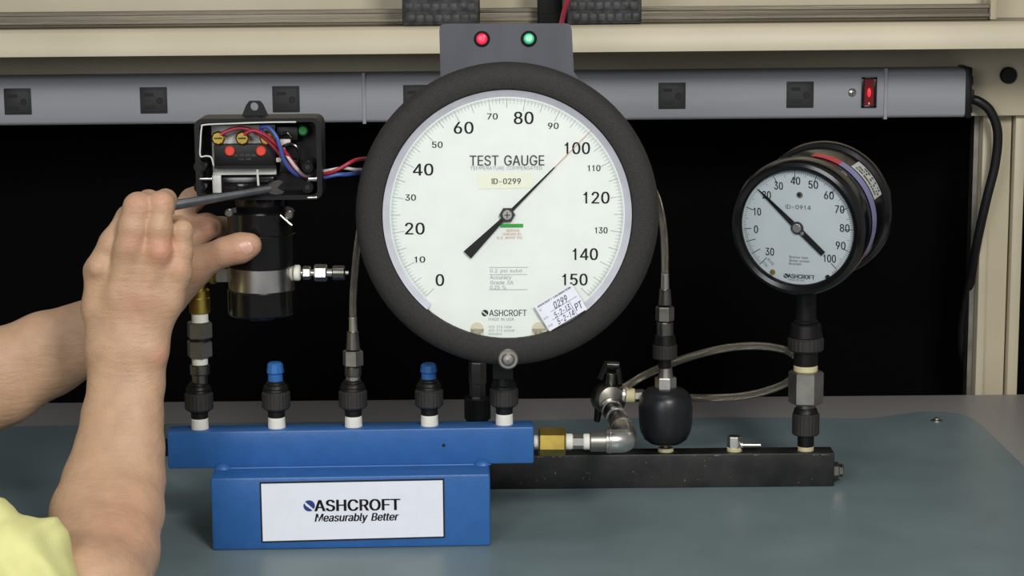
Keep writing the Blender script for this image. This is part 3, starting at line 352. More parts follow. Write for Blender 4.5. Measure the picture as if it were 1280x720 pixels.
'd': (424, [195,-8,151,-2,111,16,79,45,55,84,39,133,34,189,39,245,55,293,79,332,112,361,151,378,196,384,228,381,253,373,272,360,287,346,298,331,306,319,311,319,311,509,372,509,372,0,313,0,313,59,307,59,298,46,287,31,272,17,252,4,227,-5,205,47,236,51,263,65,284,86,299,115,309,150,312,189,309,229,300,263,284,291,263,312,237,325,205,330,172,325,145,311,124,290,108,261,99,227,96,189,99,151,109,117,124,88,145,66,172,51], [19,21,20,19,22,21,11,13,12,11,14,13,10,14,11,10,15,14,9,15,10,9,16,15,9,17,16,8,44,9,44,43,9,43,17,9,43,18,17,42,18,43,41,18,42,8,45,44,41,19,18,41,40,19,40,39,19,39,22,19,8,46,45,7,46,8,7,47,46,38,22,39,7,48,47,6,48,7,37,22,38,6,49,48,6,50,49,36,22,37,5,50,6,5,51,50,35,22,36,4,51,5,4,52,51,34,24,35,24,22,35,4,53,52,33,24,34,3,53,4,3,54,53,32,25,33,25,24,33,32,26,25,23,22,24,3,31,54,31,26,32,3,26,31,3,27,26,2,27,3,2,28,27,2,29,28,1,29,2,1,30,29,0,30,1]),
'e': (404, [212,-8,161,-2,117,16,82,46,56,85,40,132,34,187,39,242,55,290,81,329,115,359,157,378,205,384,236,382,266,374,294,361,319,341,341,315,357,282,368,242,371,194,371,169,75,169,75,221,338,221,310,202,307,237,298,269,283,294,263,314,237,326,205,330,173,326,146,313,125,294,109,270,99,241,96,211,96,178,100,139,110,106,128,80,151,61,179,50,212,46,234,48,254,53,271,61,285,73,297,88,306,105,365,91,353,63,335,39,311,19,283,4,249,-5], [11,13,12,11,14,13,10,14,11,10,15,14,10,16,15,9,16,10,9,31,16,31,17,16,9,32,31,30,17,31,8,32,9,29,17,30,8,33,32,29,18,17,28,18,29,8,34,33,27,18,28,8,35,34,7,35,8,27,19,18,7,36,35,26,19,27,26,24,19,24,20,19,6,23,7,23,36,7,23,37,36,25,24,26,6,22,23,37,24,23,37,20,24,38,20,37,38,21,20,5,22,6,39,21,38,5,21,22,5,39,21,5,40,39,4,40,5,4,41,40,49,51,50,49,52,51,48,52,49,3,41,4,3,42,41,47,52,48,47,53,52,3,43,42,46,53,47,45,53,46,3,44,43,44,53,45,3,53,44,2,53,3,2,54,53,2,55,54,1,55,2,1,56,55,0,56,1]),
'i': (167, [84,443,67,446,54,455,44,468,41,483,44,499,54,512,67,521,84,524,100,521,114,512,123,499,126,483,123,468,114,455,100,446,53,0,53,379,114,379,114,0], [16,18,17,16,19,18,7,9,8,6,9,7,6,10,9,5,10,6,5,11,10,4,11,5,4,12,11,3,12,4,3,13,12,2,13,3,2,14,13,1,14,2,1,15,14,0,15,1]),
'k': (381, [53,0,111,0,111,509,53,509,111,130,111,195,285,379,355,379,165,188,205,232,372,0,302,0], [0,1,2,0,2,3,4,5,6,4,6,7,8,9,10,8,10,11]),
'l': (189, [139,-2,101,3,74,20,58,47,53,84,53,509,114,509,114,99,115,77,120,62,130,54,146,52,154,52,160,53,165,53,170,54,181,3,172,1,162,-1,151,-2], [4,6,5,4,7,6,4,8,7,3,8,4,3,9,8,3,10,9,3,11,10,14,16,15,13,16,14,12,16,13,11,16,12,3,16,11,2,16,3,1,16,2,0,16,1,0,17,16,0,18,17,0,19,18]),
'n': (410, [114,227,114,0,53,0,53,379,112,379,112,287,102,287,124,332,152,362,187,379,227,384,264,380,295,369,321,349,341,321,353,285,357,240,357,0,296,0,296,235,290,275,273,304,246,323,210,329,184,326,161,317,141,303,126,283,117,257], [9,11,10,9,12,11,2,4,3,2,6,4,6,5,4,8,12,9,8,13,12,7,13,8,7,23,13,23,14,13,6,25,7,25,24,7,24,23,7,22,14,23,21,14,22,21,15,14,6,26,25,20,15,21,6,27,26,2,28,6,28,27,6,20,16,15,19,16,20,2,0,28,19,17,16,18,17,19,2,1,0]),
'o': (415, [207,-8,159,-2,117,16,82,46,56,85,40,133,34,187,40,243,56,291,82,330,117,360,159,378,207,384,256,378,299,360,333,330,359,291,376,243,381,187,376,133,359,85,333,46,299,16,256,-2,207,46,242,51,270,66,292,89,307,117,316,151,319,187,316,224,307,258,292,287,270,310,242,325,207,330,173,325,145,310,124,287,108,258,99,224,96,187,99,151,108,117,124,89,145,66,173,51], [11,13,12,10,13,11,10,14,13,9,14,10,9,15,14,8,37,9,37,36,9,36,15,9,36,35,15,35,16,15,8,38,37,34,16,35,8,39,38,33,16,34,7,39,8,33,17,16,7,40,39,32,17,33,7,41,40,31,17,32,6,41,7,31,18,17,6,42,41,30,18,31,5,42,6,5,43,42,29,18,30,29,19,18,5,44,43,28,19,29,28,20,19,4,44,5,4,45,44,27,20,28,4,46,45,26,20,27,3,46,4,26,21,20,3,47,46,25,21,26,3,24,47,24,21,25,3,21,24,2,21,3,2,22,21,1,22,2,1,23,22,0,23,1]),
'p': (424, [53,-143,53,379,112,379,112,319,118,319,126,331,137,346,152,360,171,373,197,381,229,384,274,378,313,361,345,332,370,293,385,245,390,189,385,133,370,84,346,45,313,16,274,-2,229,-8,198,-5,173,4,153,17,138,31,127,46,118,59,114,59,114,-143,220,47,253,51,279,66,301,88,316,117,325,151,328,189,325,227,316,261,301,290,280,311,253,325,220,330,188,325,161,312,140,291,125,263,116,229,113,189,116,150,125,115,140,86,162,65,188,51], [9,11,10,8,11,9,0,2,1,0,3,2,8,12,11,7,12,8,7,13,12,6,13,7,5,13,6,5,43,13,43,42,13,42,14,13,4,43,5,4,44,43,4,45,44,41,14,42,0,4,3,0,48,4,48,47,4,47,46,4,46,45,4,40,14,41,40,15,14,39,15,40,38,15,39,38,16,15,0,49,48,37,16,38,0,50,49,36,16,37,36,17,16,35,17,36,0,51,50,35,18,17,34,18,35,0,29,51,29,52,51,33,18,34,29,53,52,33,19,18,32,19,33,29,28,53,28,54,53,0,30,29,27,54,28,31,19,32,27,31,54,27,19,31,26,19,27,26,20,19,25,20,26,24,20,25,24,21,20,23,21,24,23,22,21]),
'r': (259, [53,0,53,379,112,379,112,321,115,321,130,347,152,367,181,380,213,385,221,385,229,384,237,384,243,384,243,322,239,323,230,324,219,325,207,326,182,323,159,315,140,301,126,284,117,262,114,237,114,0], [7,9,8,7,10,9,7,11,10,7,12,11,7,13,12,6,13,7,0,2,1,0,3,2,5,13,6,4,17,5,17,16,5,16,15,5,15,14,5,14,13,5,4,18,17,4,19,18,0,4,3,0,22,4,22,21,4,21,20,4,20,19,4,0,23,22,0,24,23]),
's': (365, [182,-8,145,-5,112,3,84,18,62,38,45,63,36,94,94,107,105,79,124,60,150,49,181,45,217,50,244,62,262,81,268,103,265,121,254,136,237,147,212,155,149,170,104,186,72,208,53,237,47,274,51,305,65,332,87,354,115,370,149,381,187,384,223,381,254,372,279,358,299,339,314,316,324,290,268,277,258,298,243,316,219,328,187,333,156,329,131,317,114,299,109,277,112,258,124,243,144,232,172,223,229,209,275,194,306,171,325,142,331,107,326,75,312,47,290,24,260,6,223,-5], [29,31,30,29,32,31,28,32,29,28,33,32,27,33,28,27,34,33,26,34,27,26,41,34,41,35,34,26,42,41,40,35,41,25,42,26,25,43,42,39,35,40,25,44,43,39,36,35,38,36,39,24,44,25,24,45,44,37,36,38,24,46,45,23,46,24,23,47,46,23,48,47,22,48,23,22,49,48,22,50,49,22,51,50,21,51,22,21,52,51,20,52,21,20,53,52,19,53,20,18,53,19,17,53,18,17,54,53,16,54,17,15,54,16,6,8,7,15,55,54,14,55,15,5,8,6,13,55,14,5,9,8,13,56,55,4,9,5,12,56,13,4,10,9,11,56,12,4,11,10,11,57,56,4,57,11,3,57,4,3,58,57,2,58,3,2,59,58,1,59,2,1,0,59]),
't': (227, [204,379,204,327,6,327,6,379,65,471,126,471,126,98,128,76,136,61,150,53,170,50,177,50,185,51,194,52,202,54,213,2,203,-1,192,-3,180,-4,168,-4,125,2,92,21,72,52,65,93], [23,5,4,23,6,5,2,0,3,2,1,0,23,7,6,22,7,23,22,8,7,22,9,8,13,15,14,22,10,9,12,15,13,21,10,22,11,15,12,10,15,11,21,15,10,20,15,21,19,15,20,19,16,15,19,17,16,19,18,17]),
'u': (410, [182,-5,146,-1,115,11,89,31,69,59,57,95,53,139,53,379,114,379,114,144,119,105,137,75,164,56,200,50,226,53,249,62,268,77,283,97,293,122,296,153,296,379,357,379,357,0,298,0,298,92,307,92,286,47,257,17,222,0], [6,8,7,6,9,8,19,21,20,19,22,21,18,22,19,6,10,9,5,10,6,17,25,18,25,22,18,5,11,10,16,24,17,24,25,17,4,11,5,16,26,24,26,23,24,26,22,25,15,26,16,4,12,11,14,26,15,3,12,4,3,13,12,13,26,14,3,26,13,3,27,26,23,22,26,2,27,3,2,28,27,1,28,2,1,0,28]),
'y': (389, [47,-139,61,-86,71,-87,88,-90,104,-89,118,-84,130,-74,141,-58,151,-36,163,-1,17,379,84,379,165,155,177,121,187,87,196,53,206,21,184,21,193,53,202,87,212,121,224,155,305,379,371,379,204,-58,191,-85,177,-107,159,-124,139,-136,117,-143,91,-145,77,-145,65,-143,54,-141], [9,11,10,9,12,11,21,23,22,21,24,23,9,13,12,20,24,21,19,16,20,16,24,20,9,14,13,18,15,19,15,16,19,9,18,14,18,15,14,9,17,18,9,16,17,9,24,16,8,24,9,7,24,8,7,25,24,6,25,7,5,25,6,4,25,5,4,26,25,0,2,1,0,3,2,3,26,4,0,26,3,0,27,26,0,28,27,0,29,28,33,29,0,32,29,33,32,30,29,31,30,32]),
'z': (380, [42,0,42,46,254,320,254,323,48,323,48,379,333,379,333,331,126,60,126,56,339,56,339,0], [4,6,5,4,7,6,4,3,7,3,2,7,2,8,7,1,8,2,1,9,8,1,10,9,1,11,10,0,11,1]),
}
_tc = {}
def glyphs(s):
    if s not in _tc:
        V, Fc, x = [], [], 0.0
        for ch in s:
            if ch == ' ': x += 0.28; continue
            adv, v, f = GLYPH[ch]; o = len(V); V += [(x + v[i] / 1000, v[i + 1] / 1000) for i in range(0, len(v), 2)]; Fc += [[q + o for q in f[i:i + 3]] for i in range(0, len(f), 3)]; x += adv / 1000
        V = np.array(V); lo, hi = V.min(0), V.max(0); _tc[s] = ((V - (lo + hi) / 2) / (hi - lo), Fc)
    return _tc[s]
def word(s, cx, cy, w, h, rot=0, shear=0, bold=0):         # 2-D lettering in a pixel frame with v pointing up
    V, Fc = glyphs(s); c, sn = math.cos(math.radians(rot)), math.sin(math.radians(rot)); outV, outF = [], []
    for dx in ([0] if not bold else [-bold, 0, bold]):
        o = len(outV)
        for x, y in V:
            X = x * w + dx + shear * y * h; Y = y * h
            outV.append((cx + X * c - Y * sn, -cy + X * sn + Y * c))
        outF += [[i + o for i in f] for f in Fc]
    return outV, outF
def seg(x0, y0, x1, y1, w):                                # line of width w, pixel frame, v up
    dx, dy = x1 - x0, y1 - y0; L = math.hypot(dx, dy); nx, ny = -dy / L * w / 2, dx / L * w / 2
    return [(x0 + nx, y0 + ny), (x1 + nx, y1 + ny), (x1 - nx, y1 - ny), (x0 - nx, y0 - ny)], [[0, 1, 2, 3]]
def poly2(pts): return list(pts), [list(range(len(pts)))]
def j2(*ms):
    V, Fc = [], []
    for v, f in ms:
        o = len(V); V += v; Fc += [[i + o for i in q] for q in f]
    return V, Fc
def disc2(cx, cy, r, n=20): return poly2([(cx + r * math.cos(2 * PI * k / n), cy + r * math.sin(2 * PI * k / n)) for k in range(n)])
def logo2(cx, cy, r):     # round emblem cut by a pale diagonal swoosh
    a, b = [], []
    for k in range(17):
        t = math.radians(-38 + 172 * k / 16); a.append((cx + r * math.cos(t), cy + r * math.sin(t)))
    for k in range(17):
        t = math.radians(150 + 154 * k / 16); b.append((cx + r * math.cos(t), cy + r * math.sin(t)))
    a.append((cx - r * 0.15, cy + r * 0.25)); b.append((cx - r * 0.55, cy + 0.0 * r))
    return j2(poly2(a), poly2(b))

# ================================================================== SETTING
YT = G(640, 498).y                                     # back edge of the worktop
struct('wall_back', box(-1.6, 1.6, YT + 0.19, YT + 0.21, -0.76, 1.8), 'backdrop')
struct('floor', box(-1.6, 1.6, -3.2, YT + 0.21, -0.80, -0.76), 'satin_black')

bench = thing('workbench', 'grey laminate workbench with beige steel uprights and raised beige shelf', 'workbench', (0, YT - 0.4, -0.76))
obj('worktop', box(-0.63, 1.15, -0.36, YT, -0.035, 0.0, 0.003), 'laminate', bench)
for x in (-0.58, 1.05):
    for y in (-0.30, YT - 0.06):
        obj('leg', box(x - 0.025, x + 0.025, y - 0.025, y + 0.025, -0.76, -0.035, 0.002), 'beige', bench)
# shelf: rolled front lip, board, worn track, low back panel
YL = 0.43
zl0, zl1 = P(640, 66, YL).z, P(640, 37, YL).z
ztop = P(640, 31.5, YL + 0.02).z
prof = [(YL, zl0), (YL, zl1 - 0.001), (YL + 0.002, zl1 + 0.001), (YL + 0.006, ztop - 0.0005), (YL + 0.014, ztop), (YL + 0.014, ztop - 0.003), (YL + 0.003, zl1 - 0.006), (YL + 0.003, zl0 + 0.003), (YL + 0.02, zl0 + 0.003), (YL + 0.02, zl0)]
def extr_x(prof, x0, x1):
    n = len(prof); V = [Vector((x0, y, z)) for y, z in prof] + [Vector((x1, y, z)) for y, z in prof]
    return V, [list(range(n)), [n + i for i in range(n)][::-1]] + [[i, i + n, (i + 1) % n + n, (i + 1) % n] for i in range(n)]
lip = obj('shelf_lip', extr_x(prof, -1.15, 1.15), 'beige', bench, smooth=50)
zs = ztop - 0.003
obj('shelf_board', box(-1.15, 1.15, YL + 0.012, YT + 0.10, zs - 0.006, zs), 'beige_worn', bench, label='worn shelf surface behind the lip')
YK = YL + 0.105
zk1 = P(640, 10, YK).z
obj('shelf_track', join(box(-1.15, P(1236, 10, YK).x, YK, YK + 0.012, zs, zk1, 0.0015), box(-1.15, P(1236, 10, YK).x, YK - 0.004, YK, zs + 0.004, zs + 0.007), box(-1.15, P(1236, 10, YK).x, YK - 0.003, YK, zk1 - 0.004, zk1 - 0.001)), 'beige_worn', bench, label='scratched metal track along the shelf')
obj('shelf_post', box(P(1237, 5, YK).x, P(1246, 5, YK).x, YK - 0.004, YK + 0.02, zs, zs + 0.30, 0.002), 'beige', bench)
obj('shelf_back', box(-1.15, 1.15, YK + 0.05, YK + 0.06, zs, zs + 0.30), 'beige', bench)
# panel under the shelf that carries the power strip
YP = YT + 0.0
obj('mounting_panel', box(-1.15, 1.15, YP, YP + 0.012, P(640, 150, YP).z, zl0 + 0.02, 0.001), 'beige', bench)
xa = lambda px: P(px, 320, YP + 0.02).x
zt_ = P(1250, 60, YP).z
up = obj('upright', join(box(xa(1222), xa(1232), YP + 0.012, YP + 0.05, -0.76, zt_, 0.0015),
                    box(xa(1232), xa(1260), YP + 0.024, YP + 0.03, -0.76, zt_),
                    box(xa(1262), xa(1275), YP + 0.012, YP + 0.05, -0.76, zt_, 0.0015)), 'beige', bench)
obj('upright_edge', box(xa(1215.5), xa(1221.5), YP + 0.03, YP + 0.05, -0.76, zt_), 'dull_steel', bench, label='dull grey strip beside the beige upright')
obj('upright', join(box(-xa(1275) - .14, -xa(1262) - .14, YP + 0.012, YP + 0.05, -0.76, zt_, 0.0015), box(-xa(1262) - .14, -xa(1232) - .14, YP + 0.024, YP + 0.03, -0.76, zt_), box(-xa(1232) - .14, -xa(1222) - .14, YP + 0.012, YP + 0.05, -0.76, zt_, 0.0015)), 'beige', bench)
kp = P(1260, 94, YP)
obj('bolt_cap', revolve(kp, (0, -1, 0), [(0, -0.002), (0.0095, -0.002), (0.0095, 0.004), (0.008, 0.006), (0, 0.0065)]), 'satin_black', bench, label='black round cap on the panel')

# ------------------------------------------------------------------ mat
edge = [(-50, 535), (0, 533.5), (150, 531), (300, 528.5), (460, 527), (620, 526), (760, 523.5), (880, 521.8), (1000, 522.5), (1080, 523), (1115, 519.5), (1148, 515.3), (1180, 515.2), (1205, 519), (1222, 528), (1240, 544), (1280, 583), (1360, 660), (1440, 738)]
pts = [G(x, y, 0.0025) for x, y in edge]
pts = catmull(pts, 5); pts.append(Vector((pts[-1].x + 0.02, -0.34, 0.0025))); pts.append(Vector((pts[0].x, -0.34, 0.0025)))
n = len(pts)
mv = [Vector((p.x, p.y, 0.0028)) for p in pts] + [Vector((p.x, p.y, 0.0002)) for p in pts]
mo = obj('bench_mat', (mv, [list(range(n)), [n + i for i in range(n)][::-1]] + [[i, i + n, (i + 1) % n + n, (i + 1) % n] for i in range(n)]), 'mat', smooth=30)
tag(mo, 'teal grey rubber mat with rounded corner lying on the workbench', 'mat')
sp = G(1171, 526, 0.0028)
sn_ = thing('grounding_snap', 'small round metal snap stud on the back right corner of the mat', 'snap stud', sp)
obj('snap_flange', revolve(sp, (0, 0, 1), [(0, 0), (0.0066, 0), (0.0064, 0.0008), (0.0042, 0.0012), (0.0038, 0.0006), (0, 0.0006)]), 'dull_steel', sn_)
obj('snap_stud', revolve(sp, (0, 0, 1), [(0.0031, 0.0005), (0.0034, 0.002), (0.0026, 0.0032), (0, 0.0035)]), 'steel', sn_)

# ------------------------------------------------------------------ power strip
YS0 = YP - 0.045
s_ = sc(YS0, 0.38)
xs1 = P(1207, 110, YS0).x
zb, zt = P(640, 151.5, YS0).z, P(640, 91.5, YS0).z
ps = thing('power_strip', 'long grey aluminium power strip with black sockets mounted under the shelf', 'power strip', (0, YP, zb))
prof = [(YS0 + 0.004, zb), (YS0, zb + 0.004), (YS0, zt - 0.004), (YS0 + 0.004, zt), (YP, zt), (YP, zb)]
obj('strip_body', extr_x(prof, -0.75, xs1), 'alu', ps, smooth=60)
obj('end_cap', join(box(xs1, xs1 + 0.007, YS0 - 0.002, YP, zb - 0.001, zt + 0.002, 0.0015), box(xs1 + 0.007, xs1 + 0.0095, YS0 + 0.004, YP - 0.01, zt - 0.018, zt - 0.008, 0.001), box(xs1 + 0.007, xs1 + 0.011, YS0 + 0.004, YP - 0.01, zb + 0.018, zb + 0.03, 0.001), box(xs1 + 0.007, xs1 + 0.0095, YS0 + 0.004, YP - 0.01, zb + 0.004, zb + 0.012, 0.001)), 'satin_black', ps)
zc = (zb + zt) / 2
for cx in (22, 192, 357.5, 521, 681, 840, 1000):
    x = P(cx, 122, YS0).x; hw = 17 * s_; hh = 16.5 * s_
    so = obj('socket', join(box(x - hw, x + hw, YS0 - 0.0012, YS0 + 0.001, zc - hh, zc + hh, 0.0008),
                            box(x - hw * 0.86, x + hw * 0.86, YS0 - 0.0022, YS0, zc - hh * 0.86, zc + hh * 0.86, 0.0006)), 'socket', ps)
    obj('slot', join(box(x - hw * .66, x - hw * 0.0, YS0 - 0.0032, YS0 - 0.001, zc + hh * .34, zc + hh * .56), box(x - hw * .66, x + hw * .08, YS0 - 0.0032, YS0 - 0.001, zc - hh * .60, zc - hh * .38), rod((x + hw * .46, YS0 - 0.0028, zc - hh * .02), (x + hw * .46, YS0 - 0.001, zc - hh * .02), hh * 0.24, 12)), 'ink', so)
for cx in (455, 1107):
    x = P(cx, 122, YS0).x; w = 2.2 * s_
    obj('clip_band', box(x - w, x + w, YS0 - 0.0018, YS0 + 0.01, zb - 0.0015, zt + 0.002, 0.0006), 'alu', ps)
x = P(1065, 118, YS0).x
scw = obj('screw', revolve((x, YS0, zc + 0.002), (0, -1, 0), [(0, 0), (0.0048, 0), (0.0045, 0.0014), (0.003, 0.0025), (0, 0.003)], 20), 'steel', ps)
obj('screw_slot', join(box(x - 0.0028, x + 0.0028, YS0 - 0.0034, YS0 - 0.002, zc + 0.0016, zc + 0.0024), box(x - 0.0004, x + 0.0004, YS0 - 0.0034, YS0 - 0.002, zc - 0.0008, zc + 0.0048)), 'satin_black', scw)
x = P(1086, 118, YS0).x; w = 9.5 * s_; h = 19 * s_; zz = zc + 0.002
rk = obj('rocker_frame', join(*[box(*q, 0.0004) for q in ((x - w, x - w * .62, YS0 - 0.003, YS0, zz - h, zz + h), (x + w * .62, x + w, YS0 - 0.003, YS0, zz - h, zz + h), (x - w, x + w, YS0 - 0.003, YS0, zz + h * .86, zz + h), (x - w, x + w, YS0 - 0.003, YS0, zz - h, zz - h * .86))]), 'gloss_black', ps)
rs = obj('rocker_switch', prism([(x - w * .62, zz - h * .86), (x + w * .62, zz - h * .86), (x + w * .62, zz + h * .86), (x - w * .62, zz + h * .86)], YS0 - 0.0022, YS0), 'rocker_glow', rk, label='red lit rocker switch')
obj('lamp_window', xf(lathe([(0, 0.0012), (0.0015, 0.001), (0.0022, 0)], 16), Matrix.Translation((x, YS0 - 0.0021, zz)) @ Matrix.Rotation(PI / 2, 4, 'X') @ Matrix.Diagonal((1, 2.4, 1, 1))), 'rocker_hot', rs)
obj('lamp_window', box(x - 0.0006, x + 0.0006, YS0 - 0.0028, YS0 - 0.002, zz - h * .78, zz - h * .66), 'white', rs)
cdp = [P(1214, 124, YP - 0.02), P(1224, 127, YP - 0.022), P(1238, 139, YP - 0.022), P(1247, 165, YP - 0.02), P(1244, 205, YP - 0.015), P(1233, 250, YP - 0.01), P(1222, 300, YP + 0.002), P(1213, 350, YP + 0.03), P(1204, 400, YP + 0.05), P(1203, 440, YP + 0.06), P(1210, 470, YP + 0.07), P(1216, 520, YP + 0.07)]
obj('power_cord', tube(cdp, 6.0 * s_, 14), 'cord', ps)

# ------------------------------------------------------------------ boxes and wires on the shelf
def case(px0, px1, pyb, label, grid):
    Y0 = YL + 0.022; a = P(px0, pyb, Y0).x; b = P(px1, pyb, Y0).x; z0 = zs
    t = thing('equipment_box', label, 'box', ((a + b) / 2, Y0 + 0.035, z0), 'black boxes on the shelf')
    z_b = P(640, pyb, Y0).z
    body = obj('box_body', box(a, b, Y0, Y0 + 0.07, z0 + 0.003, z0 + 0.11, 0.002), 'foam', t)
    obj('base_rim', box(a + 0.002, b - 0.002, Y0 + 0.003, Y0 + 0.067, z0, z0 + 0.004, 0.001), 'satin_black', t)
    tiles = []
    nx = 8
    for r in range(6):
        for c in range(nx):
            w_ = (b - a - 0.006) / nx; x0 = a + 0.003 + c * w_ + (0.0 if r % 2 else w_ * 0.3); x1 = min(x0 + w_ * 0.8, b - 0.002)
            if grid: tiles.append(box(x0, x1, Y0 - 0.0012, Y0 + 0.001, z0 + 0.006 + r * 0.012, z0 + 0.006 + r * 0.012 + 0.0085, 0.0006))
            else: tiles.append(box(x0, x1, Y0 - 0.0005, Y0 + 0.001, z0 + 0.0065 + r * 0.012, z0 + 0.006 + r * 0.012 + 0.0085, 0.0004))
    obj('raised_pattern', join(*tiles), 'foam', t, kind='stuff')
    return t
case(503, 599, 27, 'black textured box on the shelf above the left of the large gauge', False)
case(709, 802, 24, 'black box with raised block pattern on the shelf behind the red wire', True)
a = P(672, 20, YL + 0.07).x; b = P(703, 20, YL + 0.07).x
dk = thing('equipment_box', 'dark narrow box in shadow beside the red wire on the shelf', 'box', ((a + b) / 2, YL + 0.085, zs))
obj('box_body', box(a, b, YL + 0.07, YL + 0.098, zs, zs + 0.1, 0.002), 'satin_black', dk)
obj('seam', box(a - .0003, b + .0003, YL + 0.0695, YL + 0.0985, zs + 0.012, zs + 0.0128), 'gloss_black', dk)
rw = obj('red_wire', tube([P(714, -80, YL + 0.004), P(713, -30, YL - 0.002), P(709.5, 0, YL - 0.006), P(705, 15, YL - 0.03), P(702, 29, YL - 0.08), P(695, 60, 0.20), P(680, 85, 0.09), P(663, 75, 0.03)], 0.0026, 10), 'wire_red')
tag(rw, 'red wire hanging over the shelf edge behind the indicator lamp plate', 'wire')

# ================================================================== BLUE MANIFOLD STAND
s0 = sc(0.0, 0.05)
B0 = G(441, 685.5); B0.y = 0.0
brz = math.radians(1.5)
st = thing('manifold_stand', 'blue painted steel manifold bar welded on a square base with white sign', 'manifold', (B0.x, 0, 0.0028), rot=(0, 0, brz))
zbase = P(441, 595, 0).z - 0.0028; zbt = P(441, 537, 0.033).z - 0.0028
hw = 174.5 * s0
obj('base', box(-hw, hw, 0, 0.085, 0, zbase, 0.0025), 'blue', st, local=True)
sb = sc(0.033, 0.09)
bx0, bx1 = (211.5 - 441) * sb, (669 - 441) * sb
YBC = 0.0455
bar_ = obj('manifold_bar', box(bx0, bx1, 0.033, 0.058, zbase, zbt, 0.0018), 'blue', st, local=True)
for px in (279, 604):
    obj('weld_bead', xf(lathe([(0, 0.0045), (0.003, 0.004), (0.006, 0.002), (0.0075, 0)], 14), Matrix.Translation(((px - 441) * sb, 0.032, zbase)) @ Matrix.Diagonal((1.1, 0.7, 1.1, 1))), 'blue', st, local=True)
obj('weld_seam', tube([((285 - 441) * sb, 0.0325, zbase), (0, 0.0325, zbase), ((600 - 441) * sb, 0.0325, zbase)], 0.0011, 8), 'blue', st, local=True)
obj('drilled_hole', rod(((556 - 441) * sb, 0.0326, zbt - 22 * sb), ((556 - 441) * sb, 0.0335, zbt - 22 * sb), 0.0016, 12), 'ink', bar_, local=True)
obj('end_plug', rod((bx0 - 0.004, YBC, (zbase + zbt) / 2), (bx0 + 0.001, YBC, (zbase + zbt) / 2), 0.008, hexa=True), 'satin_black', st, local=True, label='dark plug in the left end')
# sign
def onsign(m2, y): return [Vector(((u) * s0, y, v * s0)) for u, v in m2[0]], m2[1]
zc_ = zbase / 2
sgn = obj('sign_border', prism([(x * s0, zc_ + z * s0) for x, z in ((-113, -37), (117, -34.5), (117, 42), (-113, 41))], -0.0009, 0.0003), 'ink', st, local=True, smooth=0)
sf = obj('sign_face', prism([(x * s0, zc_ + z * s0) for x, z in ((-111, -35), (115, -32.5), (115, 40), (-111, 39))], -0.0014, -0.0006), 'white', sgn, local=True, smooth=0)
dz = zc_ / s0 + 2.5
lt = j2(word('ASHCROFT', 8, -dz - 7.5, 106, 15, bold=0.8), word('Measurably Better', 7, -dz + 9.5, 103, 13, shear=0.2, bold=0.5))
lt_o = onsign(lt, -0.0017)
obj('lettering', lt_o, 'ink', sf and sgn, local=True, smooth=0, recalc=False)
obj('emblem', onsign(logo2(-52, dz + 7.5, 7.2), -0.0017), 'ink_blue', sgn, local=True, smooth=0, recalc=False)

# ------------------------------------------------------------------ generic vertical fitting stacks
def stack(root, px, Y, rows):
    """rows: (name, y_top, y_bottom, half_width_px, half_width_top, shape, material)"""
    out = []
    for (nm, y0, y1, hw_, hw2, shp, mt) in rows:
        a = P(px, y1, Y); b = P(px, y0, Y); b.x = a.x; k = (a - CAM).dot(_F) / F_PX
        f = 1.0 if shp != 'hex' else 1.06
        out.append(obj(nm, rod(a, b, hw_ * k * f, 28, hw2 * k * f, hexa=shp == 'hex', knurl=shp == 'knurl', bev=0.10), mt, root))
    return out
def bar_y(px): return YBC + (P(px, 540, 0.045).x - B0.x) * math.tan(brz)
def zcol(px): return 0.0028 + zbt
# the quick couplings on the blue bar: build one, copy four
cps = [250, 346, 442, 537, 630.5]
clab = ['black knurled quick coupling at the left end of the blue manifold bar', 'black knurled quick coupling under the left blue plug', 'black knurled quick coupling under the braided hose on the blue bar', 'black knurled quick coupling under the right blue plug', 'black knurled quick coupling under the large gauge']
def coupling(px, Y, label, ztop_, group, k=1.0):
    base = P(px, 536, Y); base.z = ztop_
    t = thing('quick_coupling', label, 'coupling', base, group)
    s = sc(Y, 0.1) * k
    def c(z0, z1, r0, r1=None, **kw): return rod(base + Vector((0, 0, z0 * s)), base + Vector((0, 0, z1 * s)), r0 * s, 28, (r1 or r0) * s, **kw)
    obj('thread_tape', c(-1, 14, 11, 10.6), 'tape', t)
    obj('neck', join(c(13, 25, 10.6), c(21, 24, 12)), 'satin_black', t)
    obj('knurled_sleeve', c(24, 47, 17.8, knurl=True, bev=0.14), 'knurl', t)
    obj('collar', join(c(46, 56, 16, 14.5, bev=0.1), c(50, 51.5, 16.2), c(55, 60, 12.5, 11.5)), 'satin_black', t)
    return t
g_ = 'knurled quick couplings on the blue manifold'
c0 = coupling(cps[0], bar_y(cps[0]), clab[0], zcol(0), g_)
CB = [c0.location.copy()]
for px, lb in zip(cps[1:], clab[1:]):
    Y = bar_y(px); p = P(px, 534, Y); p.z = zcol(0); dup(c0, p, lb); CB.append(p)
sC = sc(YBC, 0.1)
# blue plugs
for i, (ci, lb, hh) in enumerate(((1, 'bright blue plug in the second coupling from the left', 25), (3, 'bright blue plug in the coupling just left of the large gauge foot', 21))):
    b0_ = CB[ci] + Vector((0, 0, 58 * sC))
    t = thing('blue_plug', lb, 'plug', b0_, 'blue plugs in the couplings')
    obj('plug_body', rod(b0_, b0_ + Vector((0, 0, hh * .45 * sC)), 9.4 * sC, 20, 9.0 * sC), 'blue_plastic', t)
    obj('plug_cap', rod(b0_ + Vector((0, 0, hh * .42 * sC)), b0_ + Vector((0, 0, hh * sC)), 10.8 * sC, 10, 9.6 * sC, bev=0.18), 'blue_plastic', t)
